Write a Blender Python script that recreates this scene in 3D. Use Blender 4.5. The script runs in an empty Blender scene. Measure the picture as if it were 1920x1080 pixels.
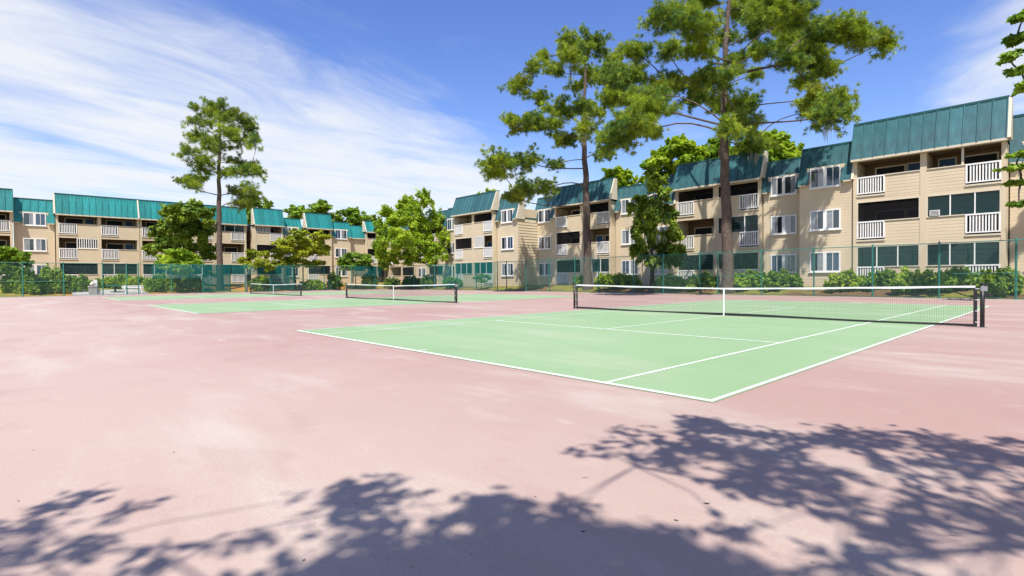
import bpy, math, random
import numpy as np
from mathutils import Vector, Matrix
R = math.radians
rng = np.random.default_rng(7)
random.seed(7)
SC = bpy.context.scene
COL = SC.collection

# ------------------------------------------------------------------ camera
# World axes are those of the tennis courts: +x along the nets, +y along the courts, z up, metres.
YAW, PITCH, ROLL = -0.82008, -0.017586, -0.007996
F_PX, CAM = 997.9, (2.5547, -5.1446, 1.2718)
FW = Vector((math.sin(YAW), math.cos(YAW), 0)); RT = Vector((math.cos(YAW), -math.sin(YAW), 0))
cd = bpy.data.cameras.new('camera'); cam = bpy.data.objects.new('camera', cd); COL.objects.link(cam)
f3 = (FW * math.cos(PITCH) + Vector((0, 0, math.sin(PITCH)))).normalized()
u3 = RT.cross(f3); r3 = RT * math.cos(ROLL) + u3 * math.sin(ROLL); u3 = r3.cross(f3)
cam.matrix_world = Matrix(((r3.x, u3.x, -f3.x, CAM[0]), (r3.y, u3.y, -f3.y, CAM[1]), (r3.z, u3.z, -f3.z, CAM[2]), (0, 0, 0, 1)))
cd.sensor_width = 36; cd.lens = F_PX / 1920 * 36; cd.clip_start = 0.05; cd.clip_end = 6000
SC.camera = cam

# ------------------------------------------------------------------ sky, sun, exposure
SUN_AZ, SUN_EL = R(140), R(58)
TO_SUN = Vector((math.sin(SUN_AZ) * math.cos(SUN_EL), math.cos(SUN_AZ) * math.cos(SUN_EL), math.sin(SUN_EL)))
W = bpy.data.worlds.new('World'); SC.world = W; W.use_nodes = True
nt = W.node_tree; N = nt.nodes; LK = nt.links; N.clear()
def wn(t, **k):
    n = N.new(t)
    for a, b in k.items(): setattr(n, a, b)
    return n
def wm(op, a, b=None, c=None):
    n = N.new('ShaderNodeMath'); n.operation = op
    for i, v in enumerate((a, b, c)):
        if v is None: continue
        if isinstance(v, (int, float)): n.inputs[i].default_value = v
        else: LK.new(v, n.inputs[i])
    return n.outputs[0]
def smooth(v, a, b):
    n = N.new('ShaderNodeMapRange'); n.interpolation_type = 'SMOOTHSTEP'
    LK.new(v, n.inputs[0]); n.inputs[1].default_value = a; n.inputs[2].default_value = b
    return n.outputs[0]
sky = wn('ShaderNodeTexSky', sky_type='NISHITA', sun_disc=False, sun_elevation=SUN_EL, sun_rotation=SUN_AZ, air_density=1.2, dust_density=0.3, ozone_density=5.0)
hs = N.new('ShaderNodeHueSaturation'); hs.inputs['Hue'].default_value = .52; hs.inputs['Saturation'].default_value = 1.16; hs.inputs['Value'].default_value = 1.5
LK.new(sky.outputs[0], hs.inputs['Color'])
bg = N.new('ShaderNodeBackground'); bg.inputs[1].default_value = 0.09; LK.new(hs.outputs[0], bg.inputs[0])
tc = N.new('ShaderNodeTexCoord'); sx = N.new('ShaderNodeSeparateXYZ'); LK.new(tc.outputs['Generated'], sx.inputs[0])
dz = wm('MAXIMUM', sx.outputs[2], 0.035)
# position on a flat cirrus layer, in units of its height
lx, ly = wm('DIVIDE', sx.outputs[0], dz), wm('DIVIDE', sx.outputs[1], dz)
pr = wm('ADD', wm('MULTIPLY', lx, RT.x), wm('MULTIPLY', ly, RT.y))
pf = wm('ADD', wm('MULTIPLY', lx, FW.x), wm('MULTIPLY', ly, FW.y))
cu = wm('SUBTRACT', wm('MULTIPLY', pr, .894), wm('MULTIPLY', pf, .447))      # across the streaks
cv = wm('ADD', wm('MULTIPLY', pr, .447), wm('MULTIPLY', pf, .894))           # along the streaks
def cnoise(su, sv, det, rough, off, dist=0.0):
    c = N.new('ShaderNodeCombineXYZ'); LK.new(wm('MULTIPLY', cu, su), c.inputs[0]); LK.new(wm('MULTIPLY', cv, sv), c.inputs[1]); c.inputs[2].default_value = off
    n = N.new('ShaderNodeTexNoise'); n.inputs['Scale'].default_value = 1; n.inputs['Detail'].default_value = det; n.inputs['Roughness'].default_value = rough; n.inputs['Distortion'].default_value = dist
    LK.new(c.outputs[0], n.inputs['Vector']); return n.outputs[0]
n1 = cnoise(.62, .30, 7, .55, 3.1, 1.0); n2 = cnoise(1.9, .75, 8, .62, 8.3, 1.4)
bank = wm('SUBTRACT', 1.0, smooth(wm('ADD', cu, wm('MULTIPLY', n1, 1.4)), -2.2, -0.2))
bank = wm('MULTIPLY', bank, wm('SUBTRACT', 1.0, wm('MULTIPLY', smooth(pf, 4.0, 11.0), .42)))
side = smooth(cu, 0.5, 1.0)
dens = wm('ADD', wm('MULTIPLY', n1, .75), wm('MULTIPLY', n2, .55))
dens = wm('ADD', dens, wm('ADD', wm('MULTIPLY', bank, .50), wm('MULTIPLY', side, .38)))
cloud = wm('MULTIPLY', smooth(dens, 0.74, 1.25), 0.95)
cb = N.new('ShaderNodeBackground'); cb.inputs[0].default_value = (.93, .96, 1, 1); cb.inputs[1].default_value = 0.70
mx = N.new('ShaderNodeMixShader'); LK.new(cloud, mx.inputs[0]); LK.new(bg.outputs[0], mx.inputs[1]); LK.new(cb.outputs[0], mx.inputs[2])
wo = N.new('ShaderNodeOutputWorld'); LK.new(mx.outputs[0], wo.inputs[0])
sl = bpy.data.lights.new('sun', 'SUN'); sl.energy = 5.0; sl.angle = R(0.55); sl.color = (1, .95, .87)
so = bpy.data.objects.new('sun', sl); COL.objects.link(so); so.rotation_euler = (-TO_SUN).to_track_quat('-Z', 'Y').to_euler()
vs = SC.view_settings; vs.view_transform = 'Standard'; vs.look = 'None'; vs.gamma = 1; vs.use_curve_mapping = False; vs.exposure = 0.48

# ------------------------------------------------------------------ helpers
def hor(px): return 530.1 - 0.00797 * px
def on_y(px, Y):      # x where the sight line through column px meets the plane y = Y
    d = FW + RT * ((px - 960) / F_PX); return CAM[0] + d.x * (Y - CAM[1]) / d.y
def on_x(px, X):
    d = FW + RT * ((px - 960) / F_PX); return CAM[1] + d.y * (X - CAM[0]) / d.x
def depth(x, y): return (x - CAM[0]) * FW.x + (y - CAM[1]) * FW.y
def zat(px, py, dep): return CAM[2] + (hor(px) - py) / F_PX * dep
def ss(a, b, x):
    t = min(1, max(0, (x - a) / (b - a))); return t * t * (3 - 2 * t)

def mat(name, color, rough=.7, var=0.0, vscale=3.0, color2=None, metallic=0.0, bump=0.0, bscale=40.0, spec=.5, trans=0.0, attr=False):
    m = bpy.data.materials.new(name); m.use_nodes = True
    t = m.node_tree; b = t.nodes['Principled BSDF']; L = t.links
    b.inputs['Roughness'].default_value = rough; b.inputs['Metallic'].default_value = metallic
    b.inputs['Specular IOR Level'].default_value = spec
    b.inputs['Base Color'].default_value = (*color, 1)
    co = t.nodes.new('ShaderNodeTexCoord')
    if var or color2:
        n = t.nodes.new('ShaderNodeTexNoise'); n.inputs['Scale'].default_value = vscale; n.inputs['Detail'].default_value = 6
        L.new(co.outputs['Object'], n.inputs['Vector'])
        r = t.nodes.new('ShaderNodeMapRange'); r.inputs[1].default_value = .3; r.inputs[2].default_value = .7; L.new(n.outputs[0], r.inputs[0])
        x = t.nodes.new('ShaderNodeMix'); x.data_type = 'RGBA'
        c2 = color2 or tuple(c * (1 - var) for c in color)
        x.inputs[6].default_value = (*color, 1); x.inputs[7].default_value = (*c2, 1)
        src = r.outputs[0]
        if attr:
            a = t.nodes.new('ShaderNodeAttribute'); a.attribute_name = 'tint'; src = a.outputs['Fac']
        L.new(src, x.inputs[0]); L.new(x.outputs[2], b.inputs['Base Color'])
        if trans:
            tr = t.nodes.new('ShaderNodeBsdfTranslucent'); L.new(x.outputs[2], tr.inputs[0])
            ms = t.nodes.new('ShaderNodeMixShader'); ms.inputs[0].default_value = trans
            L.new(b.outputs[0], ms.inputs[1]); L.new(tr.outputs[0], ms.inputs[2]); L.new(ms.outputs[0], t.nodes['Material Output'].inputs[0])
    if bump:
        n = t.nodes.new('ShaderNodeTexNoise'); n.inputs['Scale'].default_value = bscale; n.inputs['Detail'].default_value = 4
        L.new(co.outputs['Object'], n.inputs['Vector'])
        bp = t.nodes.new('ShaderNodeBump'); bp.inputs['Strength'].default_value = bump; bp.inputs['Distance'].default_value = .02
        L.new(n.outputs[0], bp.inputs['Height']); L.new(bp.outputs[0], b.inputs['Normal'])
    return m

def see_through(name, color, opacity, rough=.8, gloss=0.0):
    m = bpy.data.materials.new(name); m.use_nodes = True; t = m.node_tree; b = t.nodes['Principled BSDF']
    b.inputs['Base Color'].default_value = (*color, 1); b.inputs['Roughness'].default_value = max(rough, .4); b.inputs['Specular IOR Level'].default_value = .1
    tr = t.nodes.new('ShaderNodeBsdfTransparent'); ms = t.nodes.new('ShaderNodeMixShader'); ms.inputs[0].default_value = opacity
    t.links.new(tr.outputs[0], ms.inputs[1]); t.links.new(b.outputs[0], ms.inputs[2])
    out = ms.outputs[0]
    if gloss:
        g = t.nodes.new('ShaderNodeBsdfGlossy'); g.inputs['Roughness'].default_value = .03; g.inputs[0].default_value = (.9, .95, 1, 1)
        m2 = t.nodes.new('ShaderNodeMixShader'); m2.inputs[0].default_value = gloss
        t.links.new(out, m2.inputs[1]); t.links.new(g.outputs[0], m2.inputs[2]); out = m2.outputs[0]
    t.links.new(out, t.nodes['Material Output'].inputs[0]); return m

class MB:
    """collects verts and faces; build() links them as one mesh object"""
    def __init__(s): s.v = []; s.f = []
    def quad(s, *p):
        b = len(s.v); s.v += [tuple(q) for q in p]; s.f.append(tuple(range(b, b + len(p)))); return s
    def hexa(s, p):     # 8 corners: bottom 0-3, top 4-7
        b = len(s.v); s.v += [tuple(q) for q in p]
        s.f += [tuple(b + i for i in q) for q in ((3, 2, 1, 0), (4, 5, 6, 7), (0, 1, 5, 4), (1, 2, 6, 5), (2, 3, 7, 6), (3, 0, 4, 7))]; return s
    def box(s, x0, x1, y0, y1, z0, z1):
        return s.hexa(((x0, y0, z0), (x1, y0, z0), (x1, y1, z0), (x0, y1, z0), (x0, y0, z1), (x1, y0, z1), (x1, y1, z1), (x0, y1, z1)))
    def tube(s, pts, rad, n=8, cap=True):
        pts = [Vector(p) for p in pts]; b = len(s.v)
        if not hasattr(rad, '__len__'): rad = [rad] * len(pts)
        for i, p in enumerate(pts):
            d = (pts[min(i + 1, len(pts) - 1)] - pts[max(i - 1, 0)]).normalized()
            a = d.cross(Vector((0, 0, 1)) if abs(d.z) < .9 else Vector((1, 0, 0))).normalized(); c = d.cross(a)
            for k in range(n):
                q = p + (a * math.cos(6.2832 * k / n) + c * math.sin(6.2832 * k / n)) * rad[i]; s.v.append(tuple(q))
        for i in range(len(pts) - 1):
            for k in range(n):
                s.f.append((b + i * n + k, b + i * n + (k + 1) % n, b + (i + 1) * n + (k + 1) % n, b + (i + 1) * n + k))
        if cap:
            s.f.append(tuple(b + k for k in range(n))[::-1]); s.f.append(tuple(b + (len(pts) - 1) * n + k for k in range(n)))
        return s
    def mesh(s, name, m):
        me = bpy.data.meshes.new(name); me.from_pydata(s.v, [], s.f); me.update()
        if m: me.materials.append(m)
        return me
    def build(s, name, m, parent=None, smooth=False):
        me = s.mesh(name, m)
        if smooth: me.polygons.foreach_set('use_smooth', [True] * len(me.polygons))
        return put(name, me, parent)

def put(name, me, parent=None, loc=None):
    o = bpy.data.objects.new(name, me); COL.objects.link(o)
    if parent is not None:
        o.parent = parent
        o.matrix_parent_inverse = PINV.get(parent.name, Matrix())
    if loc: o.location = loc
    return o
PINV = {}
def np_mesh(name, V, Fq, m, tint=None):
    """mesh from numpy arrays; Fq is (n, k)"""
    me = bpy.data.meshes.new(name); k = Fq.shape[1]; n = len(Fq)
    me.vertices.add(len(V)); me.vertices.foreach_set('co', np.ascontiguousarray(V, dtype=np.float32).ravel())
    me.loops.add(n * k); me.loops.foreach_set('vertex_index', Fq.astype(np.int32).ravel())
    me.polygons.add(n); me.polygons.foreach_set('loop_start', np.arange(0, n * k, k, dtype=np.int32))
    if tint is not None:
        a = me.attributes.new('tint', 'FLOAT', 'FACE'); a.data.foreach_set('value', tint.astype(np.float32))
    me.update(calc_edges=True); me.materials.append(m); return me
def tag(o, label, cat=None, group=None, kind=None):
    o['label'] = label
    if cat: o['category'] = cat
    if group: o['group'] = group
    if kind: o['kind'] = kind
    return o
def thing(name, label, cat, loc, group=None):
    """an Empty at the thing's base; its parts may be given in world coordinates"""
    o = bpy.data.objects.new(name, None); COL.objects.link(o); o.location = loc; o.empty_display_size = .3
    PINV[o.name] = Matrix.Translation(-Vector(loc)); return tag(o, label, cat, group)

# ------------------------------------------------------------------ materials
M = {}
M['siding'] = mat('cream_siding', (.60, .495, .34), .75, .1, .6)
M['stucco'] = mat('ochre_wall', (.48, .39, .26), .8, .1, .8)
M['trim'] = mat('cream_trim', (.62, .55, .42), .6, .08, 2)
M['white'] = mat('white_paint', (.80, .79, .76), .5, .06, 3)
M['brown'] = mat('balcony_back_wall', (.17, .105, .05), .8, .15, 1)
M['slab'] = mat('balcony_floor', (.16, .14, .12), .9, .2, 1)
def roofmat(name, c1, c2):
    m = mat(name, c1, .45, color2=c2, vscale=.5, spec=.35); t = m.node_tree; b = t.nodes['Principled BSDF']; L = t.links
    oi = t.nodes.new('ShaderNodeObjectInfo'); r = t.nodes.new('ShaderNodeMapRange'); r.inputs[3].default_value = .8; r.inputs[4].default_value = 1.15; L.new(oi.outputs['Random'], r.inputs[0])
    co = t.nodes.new('ShaderNodeTexCoord'); mp = t.nodes.new('ShaderNodeMapping'); mp.inputs['Scale'].default_value = (5, 5, .35); L.new(co.outputs['Object'], mp.inputs[0])
    n = t.nodes.new('ShaderNodeTexNoise'); n.inputs['Scale'].default_value = 1; n.inputs['Detail'].default_value = 6; L.new(mp.outputs[0], n.inputs['Vector'])
    r2 = t.nodes.new('ShaderNodeMapRange'); r2.inputs[1].default_value = .3; r2.inputs[2].default_value = .7; r2.inputs[3].default_value = .78; r2.inputs[4].default_value = 1.2; L.new(n.outputs[0], r2.inputs[0])
    mu = t.nodes.new('ShaderNodeMath'); mu.operation = 'MULTIPLY'; L.new(r.outputs[0], mu.inputs[0]); L.new(r2.outputs[0], mu.inputs[1])
    vm = t.nodes.new('ShaderNodeVectorMath'); vm.operation = 'SCALE'; L.new(b.inputs['Base Color'].links[0].from_socket, vm.inputs[0]); L.new(mu.outputs[0], vm.inputs['Scale']); L.new(vm.outputs[0], b.inputs['Base Color'])
    return m
M['roof'] = roofmat('weathered_teal_metal_roof', (.03, .12, .13), (.05, .115, .132))
M['roofl'] = roofmat('turquoise_metal_roof', (.010, .21, .20), (.02, .175, .18))
M['roofcap'] = mat('dark_teal_trim', (.012, .075, .075), .5)
M['glass'] = see_through('window_glass', (.012, .035, .06), .4, .1, .11)
M['glassg'] = see_through('green_porch_glass', (.004, .026, .025), .8, .1, .03)
M['screen'] = see_through('insect_screen', (.008, .008, .010), .74, .9)
M['dark'] = mat('dark_interior', (.018, .022, .03), .9, .4, 2)
M['curtain'] = mat('pale_curtain', (.70, .72, .75), .9, .25, 9)
M['blue'] = mat('blue_blind', (.05, .12, .26), .8, .3, 6)
M['black'] = mat('black_paint', (.018, .018, .02), .45, .3, 8)
M['netcord'] = mat('net_cord', (.02, .022, .022), .8)
M['band'] = mat('net_band_black', (.015, .015, .017), .8)
M['tape'] = mat('white_vinyl_tape', (.78, .78, .77), .55, .12, 4)
M['steel'] = mat('galvanised_steel', (.45, .46, .47), .35, metallic=.8)
M['fence'] = mat('green_vinyl_fence', (.02, .19, .15), .45, .2, 3)
M['wire'] = mat('green_wire', (.02, .13, .105), .55)
M['wscreen'] = see_through('teal_windscreen_dense', (.003, .085, .08), .74)
M['wscreen2'] = see_through('teal_windscreen_sheer', (.006, .16, .145), .36)
M['concrete'] = mat('pale_concrete', (.42, .40, .37), .9, .2, 2, bump=.3)
M['red'] = mat('red_paint', (.36, .02, .025), .4)
M['bark'] = mat('pine_bark', (.15, .105, .078), .95, color2=(.055, .04, .034), vscale=6, bump=1.0, bscale=9)
M['bark2'] = mat('oak_bark', (.085, .07, .058), .95, color2=(.04, .033, .028), vscale=5, bump=.8, bscale=14)
M['barkg'] = mat('grey_bark', (.22, .20, .18), .95, color2=(.11, .10, .09), vscale=6, bump=.6, bscale=14)
def leafmat(name, a, b, trans=.3): return mat(name, a, .55, color2=b, attr=True, trans=trans, spec=.35)
M['needle'] = leafmat('pine_needles', (.43, .52, .03), (.07, .17, .04), .35)
M['needleb'] = leafmat('bronze_pine_needles', (.36, .39, .03), (.15, .22, .03), .35)
M['lbright'] = leafmat('bright_leaves', (.48, .60, .03), (.19, .34, .025), .45)
M['ldark'] = leafmat('dark_leaves', (.33, .43, .03), (.08, .165, .025), .3)
M['lyellow'] = leafmat('yellow_green_leaves', (.50, .54, .028), (.18, .25, .02), .4)
M['lmid'] = leafmat('mid_green_leaves', (.31, .46, .03), (.10, .21, .025), .4)
M['lhedge'] = leafmat('hedge_leaves', (.45, .58, .035), (.12, .22, .03), .35)
M['moss'] = mat('spanish_moss', (.20, .22, .18), .95, .3, 5)

# pink court paving: faded acrylic with streaks, puddle stains and worn patches
def court_mat(name, c1, c2, pale, wear, near_pale=False):
    m = bpy.data.materials.new(name); m.use_nodes = True; t = m.node_tree; L = t.links; b = t.nodes['Principled BSDF']; b.inputs['Roughness'].default_value = .82; b.inputs['Specular IOR Level'].default_value = .3
    co = t.nodes.new('ShaderNodeTexCoord')
    def ns(sx, sy, sc, det, a, bb, rot=0.0):
        mp = t.nodes.new('ShaderNodeMapping'); mp.inputs['Scale'].default_value = (sx, sy, 1); mp.inputs['Rotation'].default_value = (0, 0, rot); L.new(co.outputs['Object'], mp.inputs[0])
        n = t.nodes.new('ShaderNodeTexNoise'); n.inputs['Scale'].default_value = sc; n.inputs['Detail'].default_value = det; n.inputs['Roughness'].default_value = .6; L.new(mp.outputs[0], n.inputs['Vector'])
        r = t.nodes.new('ShaderNodeMapRange'); r.interpolation_type = 'SMOOTHSTEP'; r.inputs[1].default_value = a; r.inputs[2].default_value = bb; L.new(n.outputs[0], r.inputs[0]); return r.outputs[0]
    def mixc(f, a, bcol, amt=1.0):
        x = t.nodes.new('ShaderNodeMix'); x.data_type = 'RGBA'
        if amt != 1.0:
            mm = t.nodes.new('ShaderNodeMath'); mm.operation = 'MULTIPLY'; mm.inputs[1].default_value = amt; L.new(f, mm.inputs[0]); f = mm.outputs[0]
        L.new(f, x.inputs[0])
        for i, c in ((6, a), (7, bcol)):
            if isinstance(c, tuple): x.inputs[i].default_value = (*c, 1)
            else: L.new(c, x.inputs[i])
        return x.outputs[2]
    c = mixc(ns(1, 1, .16, 5, .35, .65), c1, c2)
    if near_pale:      # paler towards and behind the near baselines, with a wavering edge
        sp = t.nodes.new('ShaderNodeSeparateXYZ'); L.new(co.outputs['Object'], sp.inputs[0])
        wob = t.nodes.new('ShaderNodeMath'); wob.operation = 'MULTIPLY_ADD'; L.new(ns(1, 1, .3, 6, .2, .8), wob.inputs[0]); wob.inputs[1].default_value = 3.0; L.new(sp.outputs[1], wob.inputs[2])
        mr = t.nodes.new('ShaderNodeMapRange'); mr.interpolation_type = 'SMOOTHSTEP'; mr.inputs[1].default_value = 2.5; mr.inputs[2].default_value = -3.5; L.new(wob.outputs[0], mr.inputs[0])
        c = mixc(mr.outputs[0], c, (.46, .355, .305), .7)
    c = mixc(ns(.35, 1.3, .55, 7, .48, .72, .55), c, pale, wear)
    c = mixc(ns(.5, 1.6, 1.1, 8, .63, .74, .5), c, tuple(min(1, p * 1.12) for p in pale), wear * .75)
    c = mixc(ns(1, 1, .45, 7, .56, .75), c, tuple(p * .78 for p in c1), .35)
    c = mixc(ns(1, 1, 38, 5, .42, .58), c, tuple(p * .92 for p in c2), .22)
    c = mixc(ns(1, 1, 1.7, 10, .60, .635), c, tuple(min(1, p * 1.1) for p in pale), wear * .12)
    c = mixc(ns(.6, 1.2, .8, 10, .56, .62, .3), c, tuple(p * .85 for p in c1), .16)
    c = mixc(ns(1, 1, 3.0, 9, .72, .78), c, tuple(p * .45 for p in c1), .35)
    L.new(c, b.inputs['Base Color'])
    n = t.nodes.new('ShaderNodeTexNoise'); n.inputs['Scale'].default_value = 130; n.inputs['Detail'].default_value = 3; L.new(co.outputs['Object'], n.inputs['Vector'])
    bp = t.nodes.new('ShaderNodeBump'); bp.inputs['Strength'].default_value = .35; bp.inputs['Distance'].default_value = .006; L.new(n.outputs[0], bp.inputs['Height']); L.new(bp.outputs[0], b.inputs['Normal'])
    return m
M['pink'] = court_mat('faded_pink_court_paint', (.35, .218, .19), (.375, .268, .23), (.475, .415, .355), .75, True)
M['green'] = court_mat('faded_green_court_paint', (.228, .345, .178), (.258, .37, .208), (.37, .42, .29), .6)
M['line'] = mat('worn_white_line_paint', (.80, .82, .75), .75, color2=(.52, .61, .48), vscale=9)

# ------------------------------------------------------------------ ground
def gz(x, y):
    """height of the planted ground: level under the courts, banked up towards the buildings"""
    far = .58 * ss(31.6, 36.0, y); left = .85 * ss(-61, -71, x) if x < -61 else 0
    return max(far, left)
def ss_(a, b, x): return ss(b, a, x) if a > b else ss(a, b, x)
def ground():
    xs = sorted(set(list(np.linspace(-110, 40, 101)) + [-3000, -1200, -500, -250, -160, 80, 160, 400, 1200, 3000]))
    ys = sorted(set(list(np.linspace(-40, 80, 101)) + [-3000, -1000, -400, -150, -80, 110, 170, 400, 1200, 3000]))
    V = []; Fq = []
    for y in ys:
        for x in xs:
            lf = .85 * ss(0, 10, -61 - x) if x < -61 else 0
            z = max(.58 * ss(31.6, 36.0, y), lf)
            inside = -60.3 < x < 11 and -12 < y < 31.2
            V.append((x, y, z - .03 - (.1 if inside else 0) + (.03 * math.sin(x * 1.3) * math.cos(y * 1.7) if z > .05 else 0)))
    nx = len(xs)
    for j in range(len(ys) - 1):
        for i in range(nx - 1): Fq.append((j * nx + i, j * nx + i + 1, (j + 1) * nx + i + 1, (j + 1) * nx + i))
    m = bpy.data.materials.new('pine_straw_and_grass'); m.use_nodes = True; t = m.node_tree; L = t.links; b = t.nodes['Principled BSDF']; b.inputs['Roughness'].default_value = .95; b.inputs['Specular IOR Level'].default_value = .2
    co = t.nodes.new('ShaderNodeTexCoord')
    def ns(sc, det, a, bb):
        n = t.nodes.new('ShaderNodeTexNoise'); n.inputs['Scale'].default_value = sc; n.inputs['Detail'].default_value = det; L.new(co.outputs['Object'], n.inputs['Vector'])
        r = t.nodes.new('ShaderNodeMapRange'); r.inputs[1].default_value = a; r.inputs[2].default_value = bb; L.new(n.outputs[0], r.inputs[0]); return r.outputs[0]
    def mixc(f, a, bc):
        x = t.nodes.new('ShaderNodeMix'); x.data_type = 'RGBA'; L.new(f, x.inputs[0])
        for i, c in ((6, a), (7, bc)):
            if isinstance(c, tuple): x.inputs[i].default_value = (*c, 1)
            else: L.new(c, x.inputs[i])
        return x.outputs[2]
    straw = mixc(ns(9, 8, .35, .65), (.48, .235, .04), (.28, .135, .04)); grass = mixc(ns(6, 8, .35, .65), (.16, .18, .025), (.23, .20, .05))
    sp_ = t.nodes.new('ShaderNodeSeparateXYZ'); L.new(co.outputs['Object'], sp_.inputs[0]); mr = t.nodes.new('ShaderNodeMapRange'); mr.inputs[1].default_value = -50; mr.inputs[2].default_value = -56; L.new(sp_.outputs[0], mr.inputs[0])
    mulch = mixc(ns(9, 8, .35, .65), (.21, .125, .06), (.11, .065, .035)); bed = mixc(mr.outputs[0], mulch, straw)
    L.new(mixc(ns(.22, 3, .46, .54), bed, grass), b.inputs['Base Color'])
    n = t.nodes.new('ShaderNodeTexNoise'); n.inputs['Scale'].default_value = 14; n.inputs['Detail'].default_value = 8; L.new(co.outputs['Object'], n.inputs['Vector'])
    bp = t.nodes.new('ShaderNodeBump'); bp.inputs['Strength'].default_value = .8; bp.inputs['Distance'].default_value = .08; L.new(n.outputs[0], bp.inputs['Height']); L.new(bp.outputs[0], b.inputs['Normal'])
    o = put('ground', np_mesh('ground', np.array(V), np.array(Fq), m)); tag(o, 'orange pine straw and patchy grass ground around the courts', kind='structure')
ground()
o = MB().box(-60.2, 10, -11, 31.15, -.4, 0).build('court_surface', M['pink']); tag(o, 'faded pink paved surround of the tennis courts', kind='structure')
kerb = MB().box(-60.42, -60.203, -11, 31.4, -.4, .035).build('kerb', M['concrete']); tag(kerb, 'pale concrete edging strip below the left fence', kind='structure')
kerb = MB().box(-60.2, 10, 31.153, 31.36, -.4, .035).build('kerb', M['concrete']); tag(kerb, 'pale concrete edging strip below the far fence', kind='structure')
patio = MB().hexa([(-66.5, -1.2, .0), (-60.45, -1.2, -.01), (-60.45, 4.6, -.01), (-66.5, 4.6, .0), (-66.5, -1.2, .46), (-60.45, -1.2, .03), (-60.45, 4.6, .03), (-66.5, 4.6, .46)]).build('patio', M['concrete']); tag(patio, 'pale concrete sitting area behind the left fence', kind='structure')

# ------------------------------------------------------------------ courts: green sheets, lines, nets
S_, CW, CL = 1.372, 10.97, 23.77
COURTS = [(-5.485, 'nearest'), (-26.4, 'middle'), (-47.3, 'farthest')]
for cx, which in COURTS:
    g = MB().quad((cx - CW / 2 - .02, -.02, .004), (cx + CW / 2 + .02, -.02, .004), (cx + CW / 2 + .02, CL + .02, .004), (cx - CW / 2 - .02, CL + .02, .004)).build('tennis_court', M['green'])
    tag(g, 'faded green painted playing area of the %s court' % which, kind='structure')
    def line(x0, x1, y0, y1, z=.008):
        MB().quad((cx + x0, y0, z), (cx + x1, y0, z), (cx + x1, y1, z), (cx + x0, y1, z)).build('court_line', M['line'], g)
    h = CW / 2; si = h - S_; w = .052
    line(-h, h, 0, .08); line(-h, h, CL - .08, CL)
    for s in (-1, 1):
        a, b_ = sorted((s * h, s * (h - w))); line(a, b_, .08, CL - .08)
        a, b_ = sorted((s * (si + w / 2), s * (si - w / 2))); line(a, b_, .08, CL - .08)
    line(-si + w / 2, si - w / 2, 5.475, 5.545); line(-si + w / 2, si - w / 2, 18.225, 18.295)
    line(-w / 2, w / 2, 5.535, 18.235); line(-w / 2, w / 2, .08, .24)

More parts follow.
